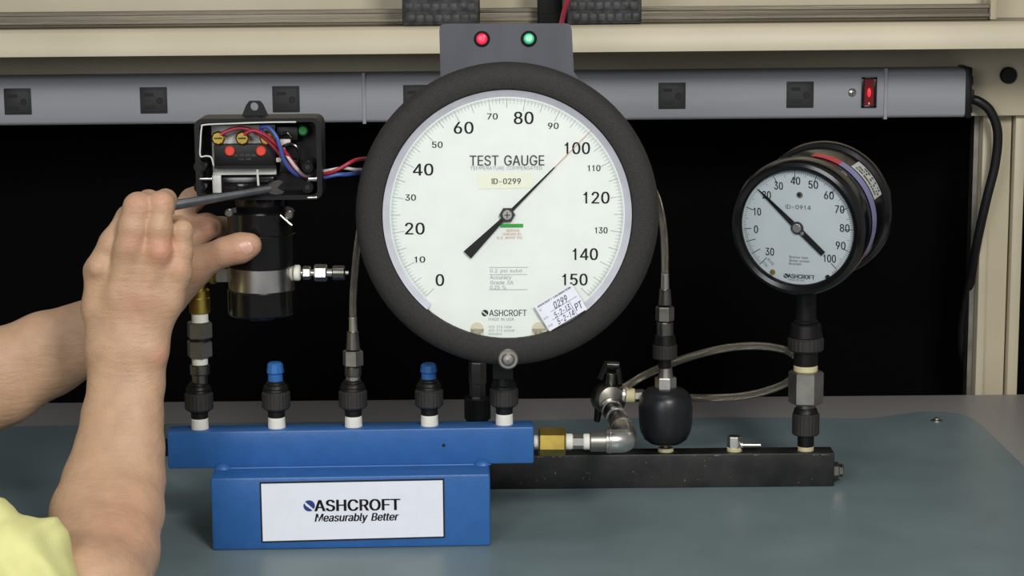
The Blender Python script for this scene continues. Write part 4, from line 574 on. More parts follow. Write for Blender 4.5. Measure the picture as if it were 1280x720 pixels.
# left adapter stack up to the brass elbow
Yl = bar_y(250)
t = thing('adapter_fitting', 'stack of dark hex union and brass elbow rising from the leftmost coupling', 'pipe fitting', CB[0] + Vector((0, 0, 60 * sC)))
zf = lambda py, Y=Yl, px=250: P(px, py, Y)
stack(t, 250, Yl, [('swivel', 461, 479, 10, 9.5, 'cyl', 'dark_steel'), ('collar', 455, 468, 12.5, 12.5, 'cyl', 'dark_steel'), ('thread_tape', 445, 456, 10, 10, 'cyl', 'tape'),
      ('hex_union', 425.5, 446, 15.2, 15.2, 'hex', 'dull_steel'), ('hex_union', 402, 422.5, 15.2, 15.2, 'hex', 'dull_steel'), ('union_groove', 421, 427, 13, 13, 'cyl', 'satin_black'),
      ('thread_tape', 390, 403, 10.5, 10.5, 'cyl', 'tape'), ('brass_socket', 371, 391, 13.2, 13.2, 'cyl', 'brass'), ('brass_socket', 361.5, 372, 12.2, 12.2, 'cyl', 'brass')])
k = sc(Yl, .2)
obj('brass_elbow', join(tube([zf(364), zf(354), P(252, 347, Yl), P(260, 344.5, Yl), P(271, 344.5, Yl)], 8.5 * k, 18, 6), rod(P(262, 344.5, Yl), P(270, 344.5, Yl), 10.5 * k)), 'brass', t)
obj('thread_tape', rod(P(269.5, 344.5, Yl), P(286, 344.5, Yl), 8.2 * k), 'tape', t)

# ------------------------------------------------------------------ hoses
def hose(label, pts, rpx, Y, ferr=None):
    r = rpx * sc(Y, .2); cs = catmull(pts, 10)
    t = thing('braided_hose', label, 'hose', pts[0])
    o = obj('braid', tube(pts, r, 16, 10), 'braid', t); tube_uv(o, 16, 0.5)
    return t
Yh = bar_y(442)
h1 = hose('steel braided hose rising from the third coupling behind the large gauge left side', [P(441, 400, Yh), P(441.5, 370, Yh), P(444, 335, Yh), P(448, 300, Yh + .003), P(456, 265, Yh + .02), P(480, 235, Yh + .05), P(520, 220, Yh + .07), P(600, 215, Yh + .085)], 4.6, Yh)
stack(h1, 441.5, Yh, [('ferrule', 396, 416, 5.5, 5, 'cyl', 'steel'), ('ferrule_body', 414, 437, 9.3, 7.5, 'cyl', 'dark_steel'), ('hex_nut', 438, 457, 12.3, 12.3, 'hex', 'dull_steel'), ('swivel', 458, 470, 10.5, 10.5, 'cyl', 'dark_steel'), ('swivel', 469, 479, 9, 9, 'cyl', 'steel')])

# ================================================================== BLACK MANIFOLD
YB = G(830, 610, 0.0028).y; YBc = YB + 0.0125
zB0 = 0.0028; zB1 = P(830, 568, YB).z; sB = sc(YB, .03)
xl, xr = P(572, 590, YB).x, P(1043, 590, YB).x
bm_ = thing('manifold_block', 'scuffed black steel manifold bar lying on the mat behind the blue one', 'manifold', ((xl + xr) / 2, YBc, zB0))
bb = obj('bar', box(xl, xr, YB, YB + 0.025, zB0, zB1, 0.0012), 'black_bar', bm_)
pe = P(1043, 588, YBc)
obj('end_plug', join(rod((xr - 0.001, YBc, pe.z), (xr + 0.006, YBc, pe.z), 0.0085, hexa=True), rod((xr + 0.005, YBc, pe.z), (xr + 0.0105, YBc, pe.z), 0.0065, hexa=True)), 'brass', bm_, label='small tarnished brass end plug').data.materials[0] = MT['dark_steel']
rng = random.Random(9); sc_m = []
for k_ in range(46):
    px = rng.uniform(640, 1036); py = rng.choice([568.5, rng.uniform(570, 606), rng.uniform(596, 606)]); p = P(px, py, YB); L_ = rng.uniform(0.0004, 0.003) * (3 if py < 569 else 1); a_ = rng.uniform(-0.4, 0.4) if py < 569 else rng.uniform(0, PI); w_ = rng.uniform(.00012, .0004)
    dx, dz_ = math.cos(a_) * L_, (0 if py < 569 else math.sin(a_) * L_)
    p.z = min(p.z, zB1 - 0.0015); p.z = max(p.z, zB0 + 0.004)
    nx, nz = -math.sin(a_) * w_, math.cos(a_) * w_
    sc_m.append(([Vector((p.x + nx, YB - 0.00012, p.z + nz)), Vector((p.x + dx, YB - 0.00012, p.z + dz_)), Vector((p.x - nx, YB - 0.00012, p.z - nz))], [[0, 1, 2]]))
obj('scuff_marks', join(*sc_m), 'scuff', bb, smooth=0, kind='stuff', recalc=False)

# ------------------------------------------------------------------ right column + coupling (own sizes)
xg = 1007
bs = P(xg, 563, YBc); bs.z = zB1
t = thing('quick_coupling', 'black knurled coupling on the right end of the black manifold bar', 'coupling', bs)
stack(t, xg, YBc, [('thread_tape', 556.5, bs and 565, 10, 10, 'cyl', 'tape_yellow'), ('neck', 541, 558, 10.2, 10.5, 'cyl', 'satin_black'), ('knurled_sleeve', 516, 543, 17, 17, 'knurl', 'knurl'), ('collar', 509, 517, 15.5, 14, 'cyl', 'satin_black')])
t = thing('adapter_fitting', 'grey steel hex adapter with black coupling below the small gauge', 'pipe fitting', P(xg, 509, YBc))
stack(t, xg, YBc, [('swivel', 503, 510.5, 12, 12, 'cyl', 'dark_steel'), ('hex_body', 463.5, 504, 20.5, 20.5, 'hex', 'dull_steel'), ('thread_tape', 456, 464.5, 15, 15, 'cyl', 'tape_yellow'), ('neck', 437, 457, 15, 15, 'cyl', 'satin_black'), ('knurled_sleeve', 421, 438, 22.5, 22.5, 'knurl', 'knurl'), ('collar', 403, 422, 21, 19, 'cyl', 'satin_black')])

# ball and its column
t = thing('rubber_knob', 'black rounded rubber bulb standing on the black manifold bar', 'bulb', P(832, 563, YBc))
kb = sc(YBc, .05)
o_ = P(832, 519, YBc)
obj('bulb', revolve(o_, (0, 0, 1), [(0, -37 * kb), (12 * kb, -36.8 * kb), (20 * kb, -34.5 * kb), (27 * kb, -29.5 * kb), (31.5 * kb, -20 * kb), (33.3 * kb, -8 * kb), (33.8 * kb, 10 * kb), (32 * kb, 22 * kb), (29 * kb, 28.5 * kb), (23 * kb, 33.5 * kb), (12 * kb, 35.5 * kb), (0, 36 * kb)], 48), 'rubber', t)
stack(t, 832, YBc, [('foot_stem', 553, 561, 5, 5, 'cyl', 'dark_steel'), ('foot_washer', 559.5, 564.5, 10, 10, 'cyl', 'tape_yellow'), ('hex_nut', 471, 486, 12.6, 12.6, 'hex', 'steel'), ('reducer', 459, 472, 9.5, 8, 'cyl', 'dull_steel')])
t = thing('braided_hose', 'steel braided hose with swaged end rising behind the right side of the large gauge', 'hose', P(831, 459, YBc))
stack(t, 831, YBc, [('neck', 446, 460, 8, 8, 'cyl', 'satin_black'), ('knurled_sleeve', 430, 448, 15.5, 15.5, 'knurl', 'knurl'), ('collar', 418, 431, 14.5, 13, 'cyl', 'satin_black'), ('swivel', 402, 419, 11, 11, 'cyl', 'dark_steel'), ('hex_nut', 383, 401, 11, 11, 'hex', 'dull_steel'), ('ferrule_body', 361, 381, 9, 7.5, 'cyl', 'dark_steel'), ('ferrule', 342, 362, 5.6, 5.2, 'cyl', 'steel')])
o = obj('braid', tube([P(831, 345, YBc), P(831, 320, YBc), P(829.5, 290, YBc), P(825, 262, YBc), P(815, 235, YBc - .01), P(790, 205, YBc - .03), P(745, 185, YBc - .05), P(690, 180, YBc - .07)], 4.9 * sc(YBc, .2), 16, 10), 'braid', t); tube_uv(o, 16, 0.5)

# small lever fitting
t = thing('bleed_valve', 'small chrome bleed valve with side lever on the black manifold bar', 'valve', P(917, 563, YBc))
stack(t, 918, YBc, [('valve_base', 558.5, 565, 9.5, 9.5, 'cyl', 'tape_yellow'), ('valve_body', 545, 560, 9, 9, 'hex', 'steel')])
obj('lever', join(rod(P(925, 556.5, YBc - .004), P(951, 556.5, YBc - .004), 2.6 * sB), rod(P(925, 556.5, YBc - .004), P(929, 556.5, YBc - .004), 4.4 * sB)), 'steel', t)

# dark fitting seen behind the gauge foot
bs = P(596, 562, YBc); bs.z = zB1
t = thing('adapter_fitting', 'dark capped fitting standing behind the blue bar beside the gauge foot', 'pipe fitting', bs)
stack(t, 597, YBc, [('neck', 522, 564, 14, 14, 'cyl', 'satin_black'), ('knurled_sleeve', 496, 524, 16.5, 16.5, 'knurl', 'satin_black'), ('swivel', 478, 497, 9.5, 9.5, 'hex', 'dark_steel'), ('cap', 452, 479, 10.5, 10.5, 'hex', 'dark_steel')])

# ------------------------------------------------------------------ horizontal run: brass hex, steel nipple, elbow, valve
Yr = bar_y(690); kr = sc(Yr, .09)
def hrun(root, y, rows, Y):
    for nm, x0, x1, hh, shp, mt in rows:
        obj(nm, rod(P(x0, y, Y), P(x1, y, Y), hh * kr * (1.06 if shp == 'hex' else 1), 24, hexa=shp == 'hex'), mt, root)
t = thing('elbow_fitting', 'brass hex adapter and steel elbow joined to the right end of blue bar', 'pipe fitting', P(690, 566, Yr))
hrun(t, 552, [('thread_tape', 667, 674, 8, 'cyl', 'tape'), ('brass_hex', 673, 707, 16.5, 'hex', 'brass'), ('thread_tape', 706.5, 716, 10, 'cyl', 'tape'), ('nipple', 715, 730, 8.5, 'hex', 'steel'), ('thread_tape', 729, 738, 10, 'cyl', 'tape'), ('socket_end', 737, 760, 12.5, 'cyl', 'dull_steel')], Yr)
obj('elbow_body', join(tube([P(758, 551, Yr), P(770, 551, Yr), P(780, 550, Yr + .004), P(781, 544, Yr + .016), P(778, 536, Yr + .028)], 15 * kr, 20, 8), rod(P(760, 551, Yr), P(764, 551, Yr), 15.8 * kr)), 'steel', t, smooth=50)
hs = [(778, 535, Yr + .024), (764, 511, YBc + .005)]
a_, b_ = P(*hs[0]), P(*hs[1])
for i, (f0, f1, r_, mt, nm) in enumerate(((0.0, .22, 14.0, 'dull_steel', 'socket_end'), (.2, .48, 12.5, 'dark_steel', 'nipple'), (.46, .56, 14.2, 'steel', 'collar_ring'), (.55, .85, 13, 'satin_black', 'nipple'), (.84, 1.0, 14.5, 'steel', 'collar_ring'))):
    obj(nm, rod(a_.lerp(b_, f0), a_.lerp(b_, f1), r_ * kr), mt, t)
Yv = YBc + .022; kv = sc(Yv, .1)
t = thing('needle_valve', 'round steel valve with black handle between the large gauge and the bulb', 'valve', P(762, 524, Yv))
obj('valve_body', revolve(P(761, 499, Yv), (0.25, -1, 0.1), [(0, -17 * kv), (17 * kv, -17 * kv), (20 * kv, -13 * kv), (20.5 * kv, 8 * kv), (17 * kv, 14 * kv), (9 * kv, 16 * kv), (0, 17 * kv)], 32), 'dark_steel', t)
obj('side_port', join(rod(P(776, 494, Yv), P(782, 494.5, Yv), 12 * kv), rod(P(770, 494, Yv), P(778, 494.5, Yv), 10 * kv)), 'steel', t)
obj('thread_tape', rod(P(780.5, 494.5, Yv), P(793.5, 494.5, Yv), 9.3 * kv), 'tape_yellow', t)
obj('port_nut', rod(P(793, 494.5, Yv), P(805, 494.5, Yv), 8 * kv, hexa=True), 'dull_steel', t)
obj('handle_stem', rod(P(763, 484, Yv), P(764, 466, Yv), 7 * kv), 'dark_steel', t)
obj('handle', join(rod(P(750, 474, Yv), P(760, 452, Yv), 4.2 * kv, r2=5 * kv), rod(P(758, 456, Yv), P(774, 457, Yv), 5.5 * kv), rod(P(771, 458, Yv), P(775, 480, Yv), 4.2 * kv)), 'gloss_black', t)
obj('side_port', rod(P(750, 500, Yv), P(746, 527, Yv), 6 * kv, r2=4 * kv), 'satin_black', t)
Yq = YBc + .045
hl = thing('braided_hose', 'braided steel hose looping from the valve behind the bulb and small gauge stem', 'hose', P(806, 495, Yv))
o = obj('braid', tube([P(804, 494.5, Yv), P(815, 496, Yv + .012), P(832, 497, Yq), P(850, 497, Yq), P(885, 497.5, Yq), P(925, 495.5, Yq + .01), P(960, 488, Yq + .02), P(985, 477, Yq + .03), P(999, 462, Yq + .035), P(997, 448, Yq + .03), P(980, 437, Yq + .03), P(950, 432.5, Yq + .02), P(915, 434, Yq + .01), P(880, 441, Yq), P(845, 452, Yq), P(810, 467, Yq - .01), P(784, 482, Yq - .025), P(772, 490, Yv + .02)], 4.9 * sc(Yq, .1), 16, 10), 'braid', hl); tube_uv(o, 16, 0.5)

# ================================================================== LARGE TEST GAUGE
Yg = -0.012; gc = P(634, 269, Yg); kg = (gc - CAM).dot(_F) / F_PX
tg = thing('test_gauge', 'large round black test gauge with white dial reading to 150', 'gauge', gc, rot=(math.radians(-4), math.radians(0.3), 0))
def gl(prof, n=96, a0=0, a1=2 * PI): # lathe about the gauge axis: profile (r px, depth px, + = back)
    mm = lathe([(r * kg, d * kg) for r, d in prof], n, a0, a1)
    return [Vector((v.x, v.z, v.y)) for v in mm[0]], mm[1]
obj('bezel', gl([(155.5, 14), (155.5, 3), (157.5, -1), (161, -2.5), (172, -3), (181, -1), (187, 3.5), (190.3, 11), (190.8, 20), (190, 34), (184, 36), (184, 30)]), 'crackle', tg, local=True)
obj('case', gl([(186, 33), (180, 38), (178, 90), (170, 98), (0, 98)]), 'satin_black', tg, local=True)
YD = 9
dial = obj('dial', gl([(0, YD), (148, YD), (148, YD + 1.5)], 96), 'dial', tg, local=True)
aL, aR = math.radians(229.5), math.radians(309)
obj('dial_apron', gl([(140, YD - .3), (156, YD - .3), (156, YD + 1.5)], 24, aL, aR), 'dial', dial, local=True)
obj('dial_rim', gl([(147.5, YD - .2), (150, YD - 2.2), (155.8, 1.0)], 90, aR - 2 * PI, aL), 'dial_rim', tg, local=True, label='grey sloping rim around the dial')
obj('glass', gl([(0, 2.2), (155.6, 2.2), (155.6, 3), (0, 3)], 64), 'glass', tg, local=True)
def gface(m2, d, k=None):
    k = k or kg
    return [Vector(((u) * k, d * k, v * k)) for u, v in m2[0]], m2[1]
def rel(m2, cx=634, cy=-270): return [(u - cx, v - cy) for u, v in m2[0]], m2[1]
big = [('0', 549, 352, 10, 15), ('20', 518, 287, 24, 15), ('40', 529, 213, 25, 15), ('60', 580, 161, 24, 15), ('80', 655, 149, 24, 15.5), ('100', 722, 187, 31, 15), ('120', 746, 249, 32, 15), ('140', 732, 320, 31, 15), ('150', 719, 352, 31, 15)]
small = [('10', 524, 326), ('30', 513, 248), ('50', 547, 182), ('70', 616, 147), ('90', 692, 159), ('110', 743, 212), ('130', 752, 290)]
ms = [rel(word(*q, bold=0.42)) for q in big] + [rel(word(s, x, y, 13 if len(s) < 3 else 15.5, 7.8, bold=.24)) for s, x, y in small]
obj('dial_numerals', gface(j2(*ms), YD - .5), 'ink', dial, local=True, smooth=0, recalc=False)
ms = []
for p_ in range(0, 751):
    psi = p_ / 5
    a = math.radians(225 - 1.8 * psi); mj = p_ % 50 == 0; md = p_ % 25 == 0; mn = p_ % 5 == 0
    r0 = 131 if mj else 134 if md else 139 if mn else 142.5
    w_ = .75 if (mj or md) else .5 if mn else .22
    ms.append(seg(r0 * math.cos(a), r0 * math.sin(a), 146 * math.cos(a), 146 * math.sin(a), w_))
obj('dial_ticks', gface(j2(*ms), YD - .45), 'ink_tick', dial, local=True, smooth=0, recalc=False, kind='stuff')
ms = [rel(word('TEST GAUGE', 634, 202, 93, 13, bold=.2)), rel(word('ID-0299', 633, 228, 36, 7.3, bold=.28))]
obj('dial_title', gface(j2(*ms), YD - .9), 'ink_grey', dial, local=True, smooth=0, recalc=False)
obj('name_tape', gface(rel(poly2([(598, -219), (666, -217.5), (667, -236.5), (598, -237.5)])), YD - .6), 'cream_paper', dial, local=True, smooth=0, recalc=False)
ms = [rel(word('TEMPERATURE COMPENSATED', 633, 211.5, 90, 4.6)), rel(word('0.2 psi subd', 632, 341, 40, 5.5)), rel(word('Accuracy', 625.5, 349.5, 27, 6)), rel(word('Grade 3A', 627, 355.5, 29, 4.8)), rel(word('0.25 %', 622, 361.5, 20, 4.6)),
      rel(word('MADE IN USA', 626, 402, 32, 3.8)), rel(word('AISI 316 tube', 624.5, 411.5, 29, 3.6)), rel(word('AISI 316 socket', 626.5, 416, 33, 3.6)), rel(word('Welded', 618, 420.5, 17, 3.4))]
for x0, x1, y in ((611, 660, 336.3), (611, 659, 345.4), (611, 659, 364.5)): ms.append(rel(seg(x0, -y, x1, -y, .6)))
obj('dial_print', gface(j2(*ms), YD - .5), 'ink_light', dial, local=True, smooth=0, recalc=False)
obj('maker_lettering', gface(j2(rel(word('ASHCROFT', 634.5, 394, 47, 8, bold=.1)), rel(logo2(605.5, -394, 4.2))), YD - .5), 'ink', dial, local=True, smooth=0, recalc=False)
obj('green_tag', gface(rel(poly2([(625, -281.5), (654, -281.5), (654, -286.2), (625, -286.2)])), YD - .55), 'ink_green', dial, local=True, smooth=0, recalc=False)
obj('red_print', gface(j2(rel(word('SERVICE', 641, 290, 17, 3)), rel(word('CHECKED BY', 640, 294.5, 23, 3)), rel(word('0.2 AMM PC', 637, 299, 32, 3.2))), YD - .55), 'ink_red', dial, local=True, smooth=0, recalc=False)
for x in (595.5, 673):
    o_ = obj('dial_tab', [*map(lambda m_: m_, (gl([(0, YD - 1.4), (8.5, YD - 1.2), (8.5, YD)], 20),))][0], 'cream_tab', tg, local=True)
    sq = box(-8.5 * kg, 8.5 * kg, (YD - 1.3) * kg, YD * kg, -13 * kg, 0)
    mm = join(gl([(0, YD - 1.3), (8.5, YD - 1.3), (8.5, YD)], 20), sq)
    bpy.data.objects.remove(o_)
    obj('dial_tab', [(v + Vector(((x - 634) * kg, 0, -(414 - 270) * kg))) for v in mm[0]] and ([(v + Vector(((x - 634) * kg, 0, -(414 - 270) * kg))) for v in mm[0]], mm[1]), 'cream_tab', tg, local=True, label='cream tab at the foot of the dial')
# pointer at 100
ca = math.cos(PI / 4); 
def along(t, w): return (t * ca - w * ca, t * ca + w * ca)
pt = prism([(u * kg, v * kg) for u, v in (along(-71, -6.5), along(-12, -2.6), along(10, -2.0), along(84, -.8), along(84, .8), along(10, 2.0), along(-12, 2.6), along(-71, 6.5))], 4.9 * kg, 5.7 * kg)
pn = obj('pointer', pt, 'satin_black', tg, local=True, smooth=0)
obj('pointer_tip', prism([(u * kg, v * kg) for u, v in (along(84, -.45), along(149, -.25), along(149, .25), along(84, .45))], 5.0 * kg, 5.5 * kg), 'ink_red', pn, local=True, smooth=0, label='fine red tip')
def rl(r, d0, d1, mtl, nm, par, n=24, bev=.15):
    return obj(nm, rod((0, d0 * kg, 0), (0, d1 * kg, 0), r * kg, n, bev=bev), mtl, par, local=True)
hb = rl(10, 5.2, 2.6, 'knurl', 'hub_nut', tg, 6)
rl(6.3, 3, .6, 'steel', 'hub_screw', hb, 20, .3)
obj('screw_slot', join(box(-3.6 * kg, 3.6 * kg, .5 * kg, .9 * kg, -.6 * kg, .6 * kg), box(-.6 * kg, .6 * kg, .5 * kg, .9 * kg, -3.6 * kg, 3.6 * kg)), 'ink', hb, local=True)
obj('dial_spindle', rod((0, 9.5 * kg, 0), (0, 5.2 * kg, 0), 4 * kg, 16), 'dull_steel', tg, local=True)
# calibration sticker stuck over the glass
cs_, sn2 = math.cos(math.radians(31)), math.sin(math.radians(31))
def stk(u, v): return (701 - 634 + u * cs_ - v * sn2, -(386 - 270) + u * sn2 + v * cs_)
q = [stk(-28, 18), stk(27, 18), stk(27, -19), stk(-28, -19)]
sk = obj('calibration_label', prism([(u * kg, v * kg) for u, v in q], 1.2 * kg, 2.1 * kg), 'white', tg, local=True, smooth=0, label='white calibration sticker with handwriting')
def smap(m2, d): return [Vector((stk(u, v)[0] * kg, d * kg, stk(u, v)[1] * kg)) for u, v in m2[0]], m2[1]
obj('handwriting', smap(j2(word('0299', 3, -6, 19, 9, shear=.25, bold=.12), word('5-2-13', -1, 5, 22, 7.5, shear=.25, bold=.12), word('5-2-14', -1, 14, 24, 7.5, shear=.25, bold=.12), word('PT', 20, 10, 9, 9, shear=.2, bold=.15)), .95), 'ink_violet', sk, local=True, smooth=0, recalc=False)
obj('printed_lines', smap(j2(word('ASHCROFT CALIBRATION', -1, -15.3, 48, 2.6, bold=.2), seg(-14, 1.5, 24, 1.5, .5), seg(-18, -8.5, 12, -8.5, .5), seg(12.5, 1, 12.5, -18, .5), word('ID', -24, -10, 3, 2.5), word('DATE', -23, 2, 6, 2.5), word('DUE', -23, 13, 6, 2.5)), .95), 'ink_grey', sk, local=True, smooth=0, recalc=False)
# bottom acorn nut, foot, bracket
nb = Vector((0.5 * kg, -1.6 * kg, -181 * kg))
nn = obj('bezel_screw', revolve(nb, (0, -1, 0), [(0, 0), (13 * kg, 0), (13 * kg, 2 * kg), (11.5 * kg, 3.6 * kg), (8.5 * kg, 3.6 * kg), (8.2 * kg, 6 * kg), (6 * kg, 8 * kg), (0, 8.6 * kg)], 28), 'dull_steel', tg, local=True, label='round steel screw at the bottom of the bezel')
obj('screw_cap', revolve(nb + Vector((0, -8.2 * kg, 0)), (0, -1, 0), [(5 * kg, 0), (4.6 * kg, 1.2 * kg), (0, 1.6 * kg)], 20), 'steel', nn, local=True)
yb = bar_y(631) - gc.y
foot0 = Vector((-3.2 * kg, yb, -186 * kg)); foot1 = CB[4] + Vector((0, 0, 57 * sC)) - gc
obj('stem', join(rod(foot1, foot1 + Vector((0, 0, 14 * kg)), 9.5 * kg), box(foot1.x - .009, foot1.x + .009, yb - .009, yb + .009, foot1.z + 12 * kg, -150 * kg)), 'satin_black', tg, local=True)
zr = lambda py: -(py - 270) * kg
ybr = 37 * kg
bp_ = [((x - 634) * kg, zr(y)) for x, y in ((551, 120), (549.5, 40), (550.5, 34), (555, 31.5), (709, 31.5), (714, 33), (716, 40), (718.5, 92), (745, 130))]
br = obj('lamp_bracket', prism(bp_, ybr, ybr + 2.5 * kg), 'dark_grey', tg, local=True, smooth=0, label='grey metal plate with two indicator lamps')
for x, y, nm, c1_, c2_, lb in ((603, 50.5, 'indicator_lamp', 'lamp_red', 'lamp_red_c', 'lit red indicator lamp'), (662, 50.5, 'indicator_lamp', 'lamp_green', 'lamp_green_c', 'lit green indicator lamp')):
    o1 = Vector(((x - 634) * kg, ybr, zr(y)))
    prf = lambda pr: revolve(o1, (0, -1, 0), [(r * kg, d * kg) for r, d in pr], 28)
    lo_ = obj(nm, join(prf([(6.8, 0), (10, 0), (10, 2), (8.8, 3.6), (6.8, 3.6), (6.8, 0)])), 'gloss_black', br, local=True, label=lb)
    lo_.parent = br
    l2 = obj('lamp_lens', join(prf([(0, 4.6), (4.5, 4.6), (6.4, 3.6), (6.8, 1)]), revolve(o1, (0, -1, 0), [(4.4 * kg, 4.7 * kg), (3.8 * kg, 5.8 * kg), (0, 6.1 * kg)], 28)), c1_, br, local=True, label=lb.replace('indicator lamp', 'lens'))
    l2.data.materials.append(MT[c2_])
    for p in l2.data.polygons:
        if p.center.y < o1.y - 4.65 * kg: p.material_index = 1

# ================================================================== SMALL GAUGE ON THE RIGHT
yaw = math.radians(-25.5); gq = P(995, 286, YBc - 0.052); kq = (gq - CAM).dot(_F) / F_PX
rg = thing('pressure_gauge', 'smaller black compound gauge turned left on the black manifold', 'gauge', gq, rot=(math.radians(4.5), math.radians(0.0), yaw))
def ql(prof, n=80, a0=0, a1=2 * PI):
    mm = lathe([(r * kq, d * kq) for r, d in prof], n, a0, a1)
    return [Vector((v.x, v.z, v.y)) for v in mm[0]], mm[1]
obj('bezel', ql([(73, 9), (73, 2), (75, -1), (80, -2.5), (84, -1), (86.5, 4), (87.5, 12), (87.5, 24), (84, 27), (84, 22)]), 'gloss_black', rg, local=True)
obj('case', ql([(83, 24), (81.5, 28), (81.5, 110), (83, 114), (87.5, 116), (89, 119), (89, 127), (86, 130), (0, 130)]), 'gloss_black', rg, local=True)
D2 = 6.5
d2 = obj('dial', ql([(0, D2), (73.4, D2), (73.4, D2 + 1.5)]), 'dial2', rg, local=True)
obj('glass', ql([(0, 2.0), (73.2, 2.0), (73.2, 2.8), (0, 2.8)], 48), 'glass', rg, local=True)
rr = lambda m2: rel(m2, 995, -286)
cw = 1 / math.cos(yaw + math.radians(7.7))
lab = [('30', 960, 319, 10.5, 10), ('0', 943, 291, 5, 10), ('10', 945, 268, 9, 10), ('20', 957, 246, 10.5, 10), ('30', 972, 233.5, 10.5, 10), ('40', 993, 226, 11.5, 10), ('50', 1015, 230, 11.5, 10), ('60', 1034, 242.5, 11.5, 10), ('70', 1047, 259.5, 11, 10), ('80', 1053, 283, 11.5, 10), ('90', 1048, 305.5, 11.5, 10), ('100', 1034.5, 323, 15, 10)]
def qw(m2): return [((u - 995) * cw, v + 286) for u, v in m2[0]], m2[1]
obj('dial_numerals', gface(j2(*[qw(word(*q, bold=.22)) for q in lab]), D2 - .5, kq), 'ink', d2, local=True, smooth=0, recalc=False)
ms = []
def tick(deg, r0, w_):
    a = math.radians(deg); ms.append(seg(r0 * math.cos(a), r0 * math.sin(a), 71.5 * math.cos(a), 71.5 * math.sin(a), w_))
for p_ in range(0, 101):
    tick(184 - 2.29 * p_, 61 if p_ % 10 == 0 else 65 if p_ % 5 == 0 else 68, .9 if p_ % 10 == 0 else .4)
for v_ in range(1, 31): tick(184 + 41 / 30 * v_, 58 if v_ % 10 == 0 else 64 if v_ % 5 == 0 else 67, .9 if v_ % 10 == 0 else .35)
obj('dial_ticks', gface(j2(*ms), D2 - .4, kq), 'ink', d2, local=True, smooth=0, recalc=False)
ms = [qw(word('ID-0914', 996, 259.5, 31, 5.5, bold=.05)), qw(word('Bronze tube', 996, 324, 23, 3)), qw(word('Brass socket', 997, 328.5, 25, 3)), qw(word('Brazed', 991.5, 332.7, 15, 3)), qw(word('IN.HG', 961, 332, 10, 3.6, rot=-48)), qw(word('PSI', 954, 336, 7, 3.6, rot=-48)), qw(word('PSI', 1041, 340, 7, 3.6, rot=42)), qw(word('MADE IN USA', 993, 353.6, 20, 2.4))]
obj('dial_print', gface(j2(*ms), D2 - .5, kq), 'ink_grey', d2, local=True, smooth=0, recalc=False)
obj('maker_lettering', gface(j2(qw(word('ASHCROFT', 999, 348.8, 33, 5.6, bold=.25)), qw(logo2(980, -349, 3))), D2 - .5, kq), 'ink', d2, local=True, smooth=0, recalc=False)
def q3(px, py, d): return Vector(((px - 995) * cw * kq, d * kq, (286 - py) * kq))
obj('dial_screw', rod(q3(963.5, 345, D2), q3(963.5, 345, D2 - 2.5), 3.4 * kq, 14), 'brass', d2, local=True)
obj('dial_screw', rod(q3(1032, 347, D2), q3(1032, 347, D2 - 2), 3 * kq, 14), 'satin_black', d2, local=True)
obj('dial_stop', join(rod(q3(998, 244, D2), q3(998, 244, D2 - .8), 4.2 * kq, 16)), 'dull_steel', d2, local=True, label='small round hole in the dial')
obj('stop_hole', join(rod(q3(997.5, 243.6, D2 - .5), q3(997.5, 243.6, D2 - 1), 2.6 * kq, 16)), 'ink', d2, local=True)
pa = math.radians(137)
def al2(t, w): return ((t * math.cos(pa) - w * math.sin(pa)) * kq * 1.0, (t * math.sin(pa) + w * math.cos(pa)) * kq)
pq = obj('pointer', prism([al2(-46, -3.6), al2(-8, -3.8), al2(8, -3.4), al2(54, -1.6), al2(69, -.3), al2(69, .3), al2(54, 1.6), al2(8, 3.4), al2(-8, 3.8), al2(-46, 3.6)], 3.8 * kq, 4.6 * kq), 'satin_black', rg, local=True, smooth=0)
h2 = obj('hub_nut', rod((0, 5.5 * kq, 0), (0, 3.0 * kq, 0), 8.2 * kq, 16, bev=.2), 'knurl', rg, local=True)
obj('hub_screw', rod((0, 3.4 * kq, 0), (0, 1.4 * kq, 0), 5.8 * kq, 14, bev=.35), 'steel', h2, local=True)
obj('pointer_screw', rod((al2(-9.5, 0)[0], 4.2 * kq, al2(-9.5, 0)[1]), (al2(-9.5, 0)[0], 2.6 * kq, al2(-9.5, 0)[1]), 2.6 * kq, 12, bev=.3), 'steel', pq, local=True)
# labels wrapped on the case side
def wrap(a0, a1, d0, d1, mt, nm, parent, lab_=None, r=82.2):
    A0, A1 = math.radians(a0), math.radians(a1)
    mm = lathe([(r * kq, d0 * kq), ((r + .5) * kq, d0 * kq), ((r + .5) * kq, d1 * kq), (r * kq, d1 * kq)], 20, A0, A1)
    return obj(nm, ([Vector((v.x, v.z, v.y)) for v in mm[0]], mm[1]), mt, parent, local=True, label=lab_)
csq = [o for o in kids(rg) if o.name.startswith('case')][0]
wrap(62, 88, 56, 73, 'red_label', 'red_band', csq, 'red strip on the case')
wrap(-32, 62, 56, 73, 'violet_label', 'violet_band', csq, 'pale violet strip on the case')
wrap(-46, -32, 56, 73, 'red_label', 'red_band', csq, 'red strip on the case')
wl = wrap(18, 54, 78, 110, 'white_label', 'paper_label', csq, 'white printed label on the case')
def cyl(m2, ac, dc):  # lettering wrapped on the case: u runs along the angle (downwards), v along the depth
    out = []
    for u, v in m2[0]:
        a = math.radians(ac) - u / 83.0; out.append(Vector((math.cos(a) * 83.0 * kq, (dc - v) * kq, math.sin(a) * 83.0 * kq)))
    return out, m2[1]
obj('label_print', cyl(j2(word('CALIBRATED', 0, -9, 42, 6, bold=.4), word('0914  5-2-13', 2, 1, 44, 6, bold=.4), word('DUE 5-2-14', 4, 10, 34, 6, bold=.4)), 36, 94), 'ink', csq, local=True, smooth=0, recalc=False)
a_ = math.radians(52)
